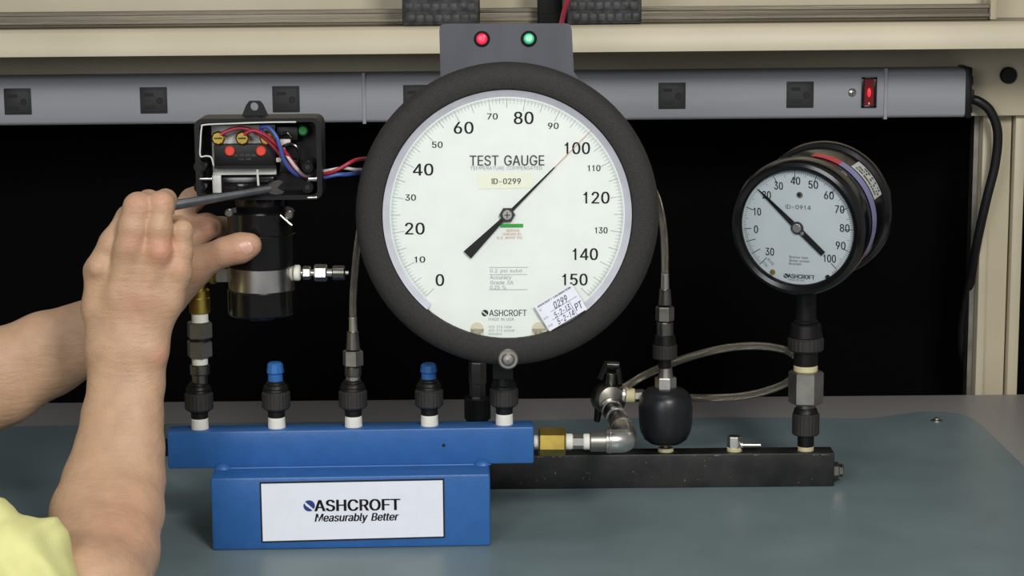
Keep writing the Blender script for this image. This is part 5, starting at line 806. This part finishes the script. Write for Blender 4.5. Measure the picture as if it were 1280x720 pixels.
obj('case_screw', revolve((81.5 * kq * math.cos(a_), 36 * kq, 81.5 * kq * math.sin(a_)), (math.cos(a_), 0, math.sin(a_)), [(0, 0), (5 * kq, 0), (4.6 * kq, 2 * kq), (0, 3 * kq)], 18), 'steel', rg, local=True)
# stem down to the coupling
Minv = (Matrix.Translation(gq) @ rg.rotation_euler.to_matrix().to_4x4()).inverted()
stt = rod(P(xg, 404, YBc), P(xg, 365, YBc) + Vector((0, 0, 0)), 13.5 * kq, 24)
obj('stem', xf(join(stt, rod(P(xg, 404, YBc), P(xg, 399, YBc), 15.5 * kq)), Minv), 'satin_black', rg, local=True)

# ================================================================== PRESSURE SWITCH
YW = Yl; kw = sc(YW, .2)
XC = 327
sw = thing('pressure_switch', 'open black pressure switch housing with coloured wires above a cylindrical body', 'pressure switch', P(XC, 395, YW))
Yf, Yk = YW - 0.030, YW + 0.010
ke = sc(Yf, .25)
def E(px, py, Y=None): return P(px, py, Yf if Y is None else Y)
def ebox(x0, x1, y0, y1, ya, yb_, bev=0.0):   # pixel rect at the housing front, absolute depths
    a = E(x0, y1, min(ya, yb_)); b = E(x1, y0, min(ya, yb_)); return box(a.x, b.x, ya, yb_, a.z, b.z, bev)
xA, xB = E(244, 200).x, E(402, 200).x; zA, zB = E(323, 250).z, E(323, 148).z
outer = rrect(xA, xB, zA, zB, 0.007); w_ = 6.2 * ke; inner = rrect(xA + w_, xB - w_, zA + w_ * .9, zB - w_ * .8, 0.0045)
n = len(outer)
V = [Vector((x, Yf, z)) for x, z in outer] + [Vector((x, Yf, z)) for x, z in inner] + [Vector((x, Yk - .004, z)) for x, z in inner] + [Vector((x, Yk, z)) for x, z in outer]
Fc = []
for i in range(n):
    j = (i + 1) % n
    Fc += [[i, j, n + j, n + i], [n + i, n + j, 2 * n + j, 2 * n + i], [i, 3 * n + i, 3 * n + j, j]]
Fc += [[2 * n + i for i in range(n)], [3 * n + i for i in range(n)]]
hs_ = obj('housing', (V, Fc), 'satin_black', sw, smooth=40)
# top lug with hole
lug = []
cx, cz = E(318, 133, YW).x, E(318, 133, YW).z
tri = [E(x, y, YW) for x, y in ((301, 149), (308, 131), (312, 126), (325, 126), (329, 131), (337, 149))]
outl = []
for k_ in range(32):
    a = 2 * PI * k_ / 32 + 0.1; d = Vector((math.cos(a), 0, math.sin(a))); best = None
    for i in range(len(tri)):
        p0, p1 = tri[i], tri[(i + 1) % len(tri)]; ex, ez = p1.x - p0.x, p1.z - p0.z
        den = d.x * ez - d.z * ex
        if abs(den) < 1e-12: continue
        t_ = ((p0.x - cx) * ez - (p0.z - cz) * ex) / den; u_ = ((p0.x - cx) * d.z - (p0.z - cz) * d.x) / den
        if t_ > 0 and -1e-6 <= u_ <= 1 + 1e-6 and (best is None or t_ < best): best = t_
    outl.append((cx + d.x * best, cz + d.z * best))
rh = 5.2 * kw; V, Fc = [], []
for yy in (YW - .003, YW + .003):
    for k_ in range(32):
        a = 2 * PI * k_ / 32 + 0.1; V.append(Vector((cx + rh * math.cos(a), yy, cz + rh * math.sin(a)))); V.append(Vector((outl[k_][0], yy, outl[k_][1])))
for k_ in range(32):
    j = (k_ + 1) % 32; Fc += [[2 * k_, 2 * k_ + 1, 2 * j + 1, 2 * j], [64 + 2 * k_, 64 + 2 * k_ + 1, 64 + 2 * j + 1, 64 + 2 * j], [2 * k_, 2 * j, 64 + 2 * j, 64 + 2 * k_], [2 * k_ + 1, 2 * j + 1, 64 + 2 * j + 1, 64 + 2 * k_ + 1]]
obj('mounting_lug', (V, Fc), 'satin_black', sw, smooth=30)
# gasket line
Yg2 = Yf - .0004
obj('gasket', tube([E(x, y, Yg2) for x, y in ((267, 207), (264, 197), (258, 195), (250.5, 195), (250.5, 180), (252, 160), (256, 156), (290, 154.5), (330, 153), (370, 152.5))], 1.0 * ke, 8, 6), 'plate_white', sw, label='pale gasket edge around the opening')
Yi = Yk - .006
obj('back_plate', ebox(266, 344, 156, 219, Yi - .008, Yi - .005, .0005), 'plate_white', sw, label='pale mounting plate inside the housing')
obj('inner_bracket', ebox(266, 276, 219, 245, Yi - .012, Yi - .008, .0005), 'plate_white', sw)
obj('lever_block', join(ebox(278, 342, 221, 241, Yi - .010, Yi - .006, .001), ebox(280, 335, 226, 229, Yi - .012, Yi - .006, .0005), ebox(296, 310, 230, 240, Yi - .012, Yi - .006, .0005)), 'gloss_black', sw)
msw = obj('switch_block', join(ebox(268, 345, 180, 211, Yi - .016, Yi - .006, .001), ebox(268, 345, 207, 211, Yi - .017, Yi - .014)), 'satin_black', sw, label='black snap switch block')
for x in (287.5, 326.5):
    c_ = E(x, 188.5, Yi - .016); obj('red_button', rod(c_, c_ + Vector((0, -.003, 0)), 6.3 * ke, 20, bev=.2), 'red_btn', msw)
obj('switch_print', xf(gface(j2(word('15A 125 250 VAC', 306, 194, 30, 3), word('1/2 HP', 306, 199, 16, 2.6)), 0, ke), Matrix.Translation(Vector((E(306, 196, Yi - .0161).x - 306 * ke, Yi - .0163, E(306, 196, Yi - .0161).z + 196 * ke)))), 'ink_grey', msw, smooth=0, recalc=False)
for x in (275, 305, 335):
    c_ = E(x, 171, Yi - .007); ts = obj('terminal_screw', join(rod(c_, c_ + Vector((0, -.009, 0)), 5.2 * ke, 16), rod(c_ + Vector((0, -.008, 0)), c_ + Vector((0, -.013, 0)), 9.2 * ke, 8, bev=.3)), 'brass', sw)
    obj('screw_slot', box(c_.x - 5 * ke, c_.x + 5 * ke, c_.y - .0134, c_.y - .0125, c_.z - .8 * ke, c_.z + .8 * ke), 'ink', ts)
obj('plunger_pin', join(rod(E(321.5, 212, Yi - .022), E(323, 232, Yi - .022), 1.5 * ke)), 'plate_white', sw)
c_ = E(380, 161.5, Yi - .003); obj('ground_screw', rod(c_, c_ + Vector((0, -.012, 0)), 7 * ke, 18, bev=.3), 'green_screw', sw, label='green grounding screw')
for x, y in ((256.5, 203), (389, 203), (257, 228), (389, 228)):
    c_ = E(x, y, Yk - .004); cb = obj('screw_boss', rod(c_, Vector((c_.x, Yf + .001, c_.z)), 7.5 * ke, 20, bev=.05), 'gloss_black', sw)
    obj('boss_hole', rod(Vector((c_.x, Yf + .0015, c_.z)), Vector((c_.x, Yf + .0006, c_.z)), 3.4 * ke, 14), 'ink', cb)
for (x0, x1, y0, y1) in ((249, 265, 222.5, 225.5), (385, 396, 222, 226.5), (384, 396, 246, 248.5)):
    obj('glint_strip', ebox(x0, x1, y0, y1, Yf - .001, Yf + .004, .0005), 'steel', sw)  # thin steel strips standing in for white highlights on the housing front
Ya = Yi - .023
def wire(nm, mt, pts, r=2.5): obj(nm, tube([E(*p) for p in pts], r * ke, 10, 10), mt, sw)
wire('red_wire', 'wire_red', [(276, 168, Ya), (284, 164, Ya), (298, 160, Ya), (312, 162, Ya), (326, 169, Ya), (340, 181, Ya), (350, 193, Ya), (362, 208, Ya), (377, 220, Ya + .01), (392, 218, Ya + .03)])
wire('red_wire', 'wire_red', [(305, 168, Ya - .003), (316, 163, Ya - .004), (330, 168, Ya - .005), (343, 178, Ya - .004), (357, 191, Ya - .002), (368, 206, Ya), (380, 221, Ya + .008), (392, 221, Ya + .03)])
wire('blue_wire', 'wire_blue', [(333, 170, Ya + .002), (326, 160, Ya - .002), (335, 159, Ya - .006), (345, 170, Ya - .008), (350, 184, Ya - .008), (355, 200, Ya - .006), (364, 213, Ya - .002), (376, 221, Ya + .008), (392, 223, Ya + .03)])
wire('white_wire', 'wire_white', [(350, 176, Ya + .004), (354, 186, Ya), (362, 199, Ya - .002), (371, 211, Ya), (382, 220, Ya + .008), (394, 219, Ya + .03)], 2.3)
obj('wire_tab', join(ebox(349, 363, 174, 182, Ya, Ya + .004, .001), ebox(345, 352, 197, 203, Ya, Ya + .004, .001)), 'wire_white', sw)
obj('wire_clip', join(tube([E(*p) for p in ((352, 184, Ya), (362, 180, Ya), (370, 183, Ya), (374, 192, Ya), (372, 202, Ya))], 2 * ke, 8, 6), tube([E(*p) for p in ((350, 168, Ya), (358, 166, Ya), (364, 172, Ya))], 2 * ke, 8, 6)), 'gloss_black', sw)
obj('terminal_block', join(ebox(346, 372, 158, 176, Yi - .018, Yi, .001), ebox(350, 372, 200, 216, Yi - .02, Yi, .001)), 'satin_black', sw)
Yx = Yf + .018
wire('white_wire', 'wire_white', [(396, 214, Yx), (404, 214, Yx), (416, 212, Yx - .002), (430, 210, Yx), (446, 212, Yx + .01), (475, 212, Yx + .06)], 2.0)
wire('red_wire', 'wire_red', [(396, 217, Yx), (408, 217, Yx - .002), (424, 211, Yx - .004), (440, 202, Yx), (450, 199, Yx + .015), (480, 196, Yx + .06)], 2.4)
wire('blue_wire', 'wire_blue', [(396, 221, Yx), (406, 221.5, Yx), (420, 218.5, Yx), (434, 218, Yx + .005), (450, 216, Yx + .02), (480, 214, Yx + .06)], 2.6)
# body under the housing
def vrod(nm, y0, y1, r, r2, mt, **kw):
    a = P(XC, y1, YW); b = P(XC, y0, YW); b.x = a.x; return obj(nm, rod(a, b, r * kw_, 40, r2 * kw_, **kw), mt, sw)
kw_ = kw
vrod('neck', 244, 268, 30, 34, 'gloss_black', bev=.03)
vrod('shoulder_ring', 262, 292, 42, 42, 'gloss_black', bev=.05)
vrod('body_top', 289, 333, 43, 43, 'gloss_black', bev=.06)
vrod('steel_band', 331, 361, 41, 41, 'steel', bev=.02)
vrod('body_bottom', 359, 392, 42.5, 42.5, 'gloss_black', bev=.06)
vrod('bottom_hub', 390, 399, 16, 17, 'gloss_black', bev=.1)
for x, y in ((287, 266), (362, 268)):
    c_ = P(x, y, YW - .034); obj('neck_screw', rod(c_, c_ + Vector((0, -.004, 0)), 5.5 * kw, 16, bev=.3), 'dark_steel', sw)
obj('spring_pin', rod(P(350, 269, YW - .036), P(365, 282, YW - .037), 1.5 * kw, 10), 'steel', sw)
def hr(nm, x0, x1, hh, mt, hexa=False): obj(nm, rod(P(x0, 341, YW), P(x1, 341, YW), hh * kw, 22, hexa=hexa, bev=.15), mt, sw)
hr('thread_tape', 367.5, 375.5, 10, 'tape'); hr('bleed_fitting', 375, 380, 3.5, 'steel'); hr('bleed_nut', 378.5, 388.5, 8.5, 'steel', True)
hr('bleed_fitting', 388, 394, 4, 'steel'); hr('bleed_nut', 393, 409, 10.8, 'steel', True); hr('bleed_fitting', 408, 416, 5, 'steel'); hr('bleed_cap', 415.5, 431.5, 9, 'dark_steel'); hr('bleed_tip', 431, 436, 2.5, 'steel')

# ================================================================== TOOL
YTl = -0.058
a_, b_ = P(150, 268, YTl - .002), P(338, 236, Yf - .004)
wr = thing('wrench', 'slim grey metal tool held by the front hand across the switch housing', 'hand tool', a_)
ax = (b_ - a_).normalized(); sd = Vector((0, 1, 0)); sd = (sd - ax * sd.dot(ax)).normalized(); upv = ax.cross(sd)
def flat(stations):      # (t 0..1, half height px, half depth px)
    V, Fc = [], []; kk = sc(Yf, .25); n = 12
    for t_, h_, d_ in stations:
        c = a_.lerp(b_, t_)
        for k_ in range(n):
            an = 2 * PI * k_ / n; V.append(c + upv * (h_ * kk * math.sin(an)) + sd * (d_ * kk * math.cos(an)))
    for i in range(len(stations) - 1):
        for k_ in range(n): Fc.append([i * n + k_, i * n + (k_ + 1) % n, (i + 1) * n + (k_ + 1) % n, (i + 1) * n + k_])
    Fc.append(list(range(n))); Fc.append([(len(stations) - 1) * n + k_ for k_ in range(n)]); return V, Fc
MT['tool_steel'] = mat('tool_steel', srgb(125, 126, 128), 0.32, 0.9, var=.08)
obj('shaft', flat([(0, 5, 4), (.3, 6.5, 4.5), (.5, 6, 4.2), (.8, 4.8, 4), (1.0, 5.2, 4)]), 'tool_steel', wr, smooth=60)
kk = sc(Yf, .25)
def hd(u, v): return b_ + ax * (u * kk) + upv * (v * kk)
jaw = [hd(*q) for q in ((-3, 5), (4, 8.5), (13, 9), (17, 6), (12, 3), (8, 0), (12, -3), (17, -6), (12, -8.5), (4, -8), (-3, -5))]
n = len(jaw)
obj('jaw', ([p - sd * 3 * kk for p in jaw] + [p + sd * 3 * kk for p in jaw], [list(range(n)), [n + i for i in range(n)]] + [[i, (i + 1) % n, n + (i + 1) % n, n + i] for i in range(n)]), 'dark_steel', wr)

# ================================================================== PERSON (arms from the left edge, seated off frame)
def surf(field, lo, hi, h):
    lo = np.array(lo); hi = np.array(hi); nn = np.ceil((hi - lo) / h).astype(int) + 1
    ax_ = [lo[i] + h * np.arange(nn[i]) for i in range(3)]
    X, Y, Z = np.meshgrid(*ax_, indexing='ij'); Dd = field(np.stack([X, Y, Z], -1).astype(np.float32))
    ins = Dd < 0
    cnt = np.zeros(np.array(Dd.shape) - 1, np.float32); acc = np.zeros((*cnt.shape, 3), np.float32)
    sh = np.array(cnt.shape)
    for ax0 in range(3):
        o1, o2 = [a for a in range(3) if a != ax0]
        for i in (0, 1):
            for j in (0, 1):
                s0_ = [slice(0, sh[k]) for k in range(3)]; s0_[o1] = slice(i, i + sh[o1]); s0_[o2] = slice(j, j + sh[o2]); s1_ = list(s0_); s1_[ax0] = slice(1, 1 + sh[ax0])
                A, B = Dd[tuple(s0_)], Dd[tuple(s1_)]; cr = (A < 0) != (B < 0); t_ = np.where(cr, A / np.where(cr, A - B, 1), 0)
                off = np.zeros((*cnt.shape, 3), np.float32); off[..., ax0] = t_; off[..., o1] = i; off[..., o2] = j
                acc += off * cr[..., None]; cnt += cr
    act = cnt > 0; idx = -np.ones(cnt.shape, int); idx[act] = np.arange(act.sum())
    base = np.argwhere(act); Vv = lo + h * (base + acc[act] / cnt[act][:, None])
    Fq = []
    for ax0 in range(3):
        o1, o2 = [a for a in range(3) if a != ax0]
        s0_ = [slice(1, sh[k]) for k in range(3)]; s0_[ax0] = slice(0, sh[ax0]); s1_ = list(s0_); s1_[ax0] = slice(1, sh[ax0] + 1)
        A, B = ins[tuple(s0_)], ins[tuple(s1_)]; e = np.argwhere(A != B); fl = A[A != B]
        off = np.ones(3, int); off[ax0] = 0; e = e + off
        d1 = np.zeros(3, int); d1[o1] = 1; d2_ = np.zeros(3, int); d2_[o2] = 1
        q = np.stack([idx[tuple((e - d1 - d2_).T)], idx[tuple((e - d2_).T)], idx[tuple(e.T)], idx[tuple((e - d1).T)]], 1)
        if ax0 == 1: fl = ~fl
        q[~fl] = q[~fl][:, ::-1]; Fq.append(q)
    return Vv, np.concatenate(Fq)
def smin(a, b, k):
    h_ = np.clip(0.5 + 0.5 * (b - a) / k, 0, 1); return b + (a - b) * h_ - k * h_ * (1 - h_)
def cone(p, a, b, ra, rb):
    a = np.array(a, np.float32); b = np.array(b, np.float32); ab = b - a; t_ = np.clip(((p - a) @ ab) / (ab @ ab), 0, 1)
    return np.linalg.norm(p - a - t_[..., None] * ab, axis=-1) - (ra + (rb - ra) * t_)
def chain(p, js, k=0.004):      # js: (px, py, Y, r_px)
    d = None; q = [(P(x, y, Y), r * (P(x, y, Y) - CAM).dot(_F) / F_PX) for x, y, Y, r in js]
    for (a, ra), (b, rb) in zip(q[:-1], q[1:]):
        c = cone(p, a, b, ra, rb); d = c if d is None else smin(d, c, k)
    return d
def ball(p, px, py, Y, r):
    c = P(px, py, Y); k_ = (c - CAM).dot(_F) / F_PX; return np.linalg.norm(p - np.array(c, np.float32), axis=-1) - r * k_
Yh0 = -0.092
def right_arm(p):
    fore = None
    rows = [(440, 159, 48, -.082, 27), (480, 158, 46, -.086, 27.5), (520, 153, 49, -.095, 31), (560, 149.5, 54, -.107, 36), (600, 142.5, 62, -.12, 41), (640, 134, 69, -.145, 46), (690, 127, 70, -.185, 50), (740, 119, 69, -.238, 50)]
    L_ = [(x - (w - r), y, Y, r) for y, x, w, Y, r in rows]; R_ = [(x + (w - r), y, Y, r) for y, x, w, Y, r in rows]; C_ = [(x, y, Y, r * 1.02) for y, x, w, Y, r in rows]
    fore = smin(smin(chain(p, L_, .008), chain(p, R_, .008), .012), chain(p, C_, .008), .008)
    fore = smin(fore, ball(p, 192, 443, -.09, 15), .006)                         # ulna head
    upper = chain(p, [(112, 735, -.245, 52), (60, 745, -.25, 56), (10, 740, -.262, 58)], .01)
    fore = smin(fore, upper, .02)
    palm = None
    for js in ([(136, 435, Yh0 + .016, 27), (124, 385, Yh0 + .016, 20), (123, 340, Yh0 + .016, 17.5)],
               [(150, 435, Yh0 + .012, 29), (150, 370, Yh0 + .008, 20), (161, 312, Yh0 + .004, 18)],
               [(166, 435, Yh0 + .012, 29), (180, 370, Yh0 + .008, 20), (197, 318, Yh0 + .005, 17.5)],
               [(178, 432, Yh0 + .014, 28), (206, 375, Yh0 + .014, 22), (223, 342, Yh0 + .012, 17)],
               [(140, 420, Yh0 + .03, 24), (140, 370, Yh0 + .032, 24), (150, 330, Yh0 + .03, 18)],
               [(180, 415, Yh0 + .03, 24), (200, 370, Yh0 + .032, 22), (205, 335, Yh0 + .03, 18)]):
        c = chain(p, js, .008); palm = c if palm is None else smin(palm, c, .010)
    for x, y, r in ((163, 305, 13), (200, 314, 13), (224, 336, 10), (122, 334, 12)): palm = smin(palm, ball(p, x, y, Yh0 - .001 + (.008 if x in (224, 122) else 0), r), .007)
    fing = [[(122, 338, Yh0 + .017, 17), (141, 303, Yh0 + .016, 16), (161, 272, Yh0 + .02, 15), (185, 258, Yh0 + .046, 12.5), (200, 272, Yh0 + .056, 11)],
            [(161, 312, Yh0 + .005, 18), (166, 285, Yh0 + .003, 18), (173, 259, Yh0 + .006, 18), (186, 252, Yh0 + .034, 14), (196, 272, Yh0 + .046, 12)],
            [(197, 318, Yh0 + .006, 16.5), (199, 285, Yh0 + .004, 15.5), (201, 255.5, Yh0 + .008, 16), (207, 250, Yh0 + .03, 13), (205, 276, Yh0 + .042, 12)],
            [(222, 342, Yh0 + .013, 16), (227, 315, Yh0 + .013, 13.5), (228, 288, Yh0 + .014, 12.5), (224, 282, Yh0 + .034, 11.5), (214, 300, Yh0 + .042, 11)]]
    fd = None
    for f_ in fing:
        c = chain(p, f_, .0045); fd = c if fd is None else smin(fd, c, .0012)
    th = chain(p, [(132, 410, Yh0 + .034, 24), (137, 350, Yh0 + .046, 18), (165, 305, Yh0 + .052, 14), (196, 284, Yh0 + .058, 12)], .006)
    hand = smin(smin(palm, fd, .0045), th, .004)
    return smin(hand, fore, .014)
YH2 = 0.04
def left_arm(p):
    rows = [(130, 412, 44, YH2 - .002, 28), (60, 442, 52, YH2 - .004, 36), (0, 471, 60, YH2 - .008, 43), (-80, 506, 66, YH2 - .014, 50), (-160, 545, 66, YH2 - .02, 52)]
    ux, uy = .42, .9
    A_ = [(x - ux * (w - r), y - uy * (w - r), Y, r) for x, y, w, Y, r in rows]; B_ = [(x + ux * (w - r), y + uy * (w - r), Y, r) for x, y, w, Y, r in rows]
    fore = smin(chain(p, A_, .008), chain(p, B_, .008), .014)
    fore = smin(fore, chain(p, [(-160, 545, YH2 - .02, 52), (-270, 512, -.04, 56)], .01), .02)
    palm = None
    for js in ([(135, 408, YH2, 30), (170, 360, YH2 + .01, 24), (200, 305, YH2 + .012, 17)],
               [(140, 410, YH2, 30), (185, 370, YH2 + .008, 24), (215, 320, YH2 + .012, 17)],
               [(145, 412, YH2, 30), (190, 375, YH2 + .006, 24), (228, 335, YH2 + .012, 17)],
               [(150, 405, YH2 - .01, 30), (200, 372, YH2 - .018, 27), (238, 338, YH2 - .034, 22)]):
        c = chain(p, js, .008); palm = c if palm is None else smin(palm, c, .012)
    thumb = chain(p, [(205, 368, YH2 - .02, 27), (246, 330, YH2 - .040, 21.5), (282, 314.5, YH2 - .046, 17.5), (300, 310, YH2 - .046, 18.3), (312, 306.5, YH2 - .046, 15.5)], .005)
    idx_ = chain(p, [(200, 305, YH2 + .012, 17), (222, 272, YH2 + .02, 15), (240, 250, YH2 + .025, 14.5), (262, 238, YH2 + .034, 12), (285, 236, YH2 + .04, 11)], .0045)
    mid_ = chain(p, [(215, 320, YH2 + .012, 17), (240, 297, YH2 + .006, 16.5), (258, 283, YH2 + .008, 16), (276, 284, YH2 + .03, 12.5), (300, 282, YH2 + .05, 11)], .0045)
    rng_ = chain(p, [(228, 335, YH2 + .012, 17), (245, 322, YH2 + .012, 15), (264, 316, YH2 + .028, 13), (285, 312, YH2 + .05, 11)], .0045)
    web = chain(p, [(205, 330, YH2 - .01, 18), (232, 300, YH2, 14), (236, 275, YH2 + .012, 10)], .006)
    fd = smin(smin(idx_, mid_, .002), rng_, .002)
    return smin(smin(smin(palm, fd, .006), web, .008), smin(fore, thumb, .004), .010)
def bbox_px(pts, pad):
    q = [P(x, y, Y) for x, y, Y in pts]; a = np.array([tuple(v) for v in q]); return a.min(0) - pad, a.max(0) + pad
lo, hi = bbox_px([(118, 240, Yh0), (245, 240, Yh0 + .06), (60, 745, -.245), (190, 745, -.245), (-20, 740, -.265)], .05)
R1 = surf(right_arm, lo, hi, .0018)
lo, hi = bbox_px([(300, 235, YH2 + .05), (312, 306, YH2 - .046), (-160, 545, YH2), (-270, 512, -.04)], .05)
R2 = surf(left_arm, lo, hi, .0022)
Vb = np.concatenate([R1[0], R2[0]]); Fb = np.concatenate([R1[1], R2[1] + len(R1[0])])
ex = P(60, 745, -.2)
pr = thing('person', 'person in a pale yellow shirt working with both hands on the switch', 'person', (ex.x - .25, ex.y, -.30))
me = bpy.data.meshes.new('body'); me.from_pydata((Vb - np.array(pr.location)).tolist(), [], Fb.tolist())
me.materials.append(MT['skin'])
fl = np.zeros(len(Vb), np.float32)
for x, y, Y, r, g_w in ((166, 300, Yh0, 16, .5), (203, 313, Yh0, 20, .8), (222, 332, Yh0, 10, .5), (160, 272, Yh0, 10, .25), (175, 250, Yh0, 18, .4), (203, 250, Yh0, 14, .4), (200, 447, -.1, 12, .6), (155, 660, -.19, 40, .4), (170, 380, -.11, 30, .3), (300, 318, YH2 - .06, 26, .45), (258, 285, YH2, 18, .55), (270, 320, YH2 - .05, 18, .3), (250, 345, YH2 - .05, 20, .3)):
    c = np.array(P(x, y, Y)); k_ = sc(Y, .2); d = np.linalg.norm((Vb - c) * np.array([1, .5, 1]), axis=1) / (r * k_); fl = np.maximum(fl, .62 * g_w * np.exp(-d * d))
at = me.attributes.new('flush', 'FLOAT', 'POINT'); at.data.foreach_set('value', fl)
me.polygons.foreach_set('use_smooth', np.ones(len(me.polygons), bool))
bo = bpy.data.objects.new('body', me); COL.objects.link(bo); bo.parent = pr
md = bo.modifiers.new('smooth', 'SMOOTH'); md.factor = .5; md.iterations = 4
# thumbnail
nc = P(307, 307.5, YH2 - .0478); kt = (nc - CAM).dot(_F) / F_PX
axn = (P(312, 306.5, 0) - P(284, 314.5, 0)).normalized(); perp = Vector((-axn.z, 0, axn.x))
V, Fc = [], []
for i in range(9):
    for j in range(9):
        u = -1 + i / 4; v = -1 + j / 4; uu = u * math.sqrt(1 - v * v / 2); vv = v * math.sqrt(1 - u * u / 2)
        L_ = uu * 10 + 1; w_ = vv * 8.5 - 1
        dep = math.sqrt(max(16.6 ** 2 - w_ ** 2, 0)) if L_ < 3 else math.sqrt(max(16.6 ** 2 - w_ ** 2 - (L_ - 3) ** 2, 0))
        V.append(nc + axn * (L_ * kt) + perp * (w_ * kt) + Vector((0, -(dep - .1) * kt, 0)))
for i in range(8):
    for j in range(8): Fc.append([i * 9 + j, i * 9 + j + 1, (i + 1) * 9 + j + 1, (i + 1) * 9 + j])
obj('thumbnail', (V, Fc), 'nail', pr, smooth=80, label='thumbnail of the rear hand')
# shirt: sleeve over the front upper arm, rear sleeve, torso beyond the frame
def shirt(p):
    d = chain(p, [(20, 737, -.280, 83), (-10, 735, -.285, 86), (-80, 715, -.285, 92), (-200, 650, -.28, 104)], .01)
    d = smin(d, chain(p, [(62, 688, -.262, 30), (38, 688, -.265, 38), (0, 680, -.27, 52)], .008), .014)
    q = P(20, 720, -.26); u = (p[..., 0] - q.x); v = (p[..., 2] - q.z); w = p[..., 1]
    ph = u * 95 - v * 70 + 2.2 * np.sin(v * 60 + w * 25) + 14 * (v - .02) ** 2 * 40
    d = d - .0036 * np.sin(ph) ** 3 - .0016 * np.sin(u * 150 + v * 120 + w * 60)
    d = smin(d, chain(p, [(-380, 440, -.1, 82), (-300, 505, -.065, 72), (-255, 520, -.045, 68)], .01), .02)
    tor = cone(p, (-.80, -.22, -.30), (-.80, -.22, .12), .15, .16); tor = smin(tor, cone(p, (-.80, -.36, .05), (-.80, -.08, .05), .12, .12), .06)
    tor = smin(tor, cone(p, (-.78, -.34, .08), tuple(P(-200, 650, -.27)), .085, .05), .04)
    tor = smin(tor, cone(p, (-.78, -.10, .10), tuple(P(-380, 440, -.1)), .10, .055), .05)
    d = smin(d, tor, .02)
    return d
A3 = surf(shirt, (-.50, -.46, -.12), (P(125, 700, -.26).x, -.06, .16), .0030)
B3 = surf(shirt, (-1.0, -.56, -.46), (-.492, .08, .34), .008)
R3 = (np.concatenate([A3[0], B3[0]]), np.concatenate([A3[1], B3[1] + len(A3[0])]))
me = bpy.data.meshes.new('shirt'); me.from_pydata((R3[0] - np.array(pr.location)).tolist(), [], R3[1].tolist()); me.materials.append(MT['shirt'])
me.polygons.foreach_set('use_smooth', np.ones(len(me.polygons), bool))
so_ = bpy.data.objects.new('shirt', me); COL.objects.link(so_); so_.parent = pr; so_['label'] = 'pale yellow short sleeved shirt'
md = so_.modifiers.new('smooth', 'SMOOTH'); md.factor = .5; md.iterations = 4
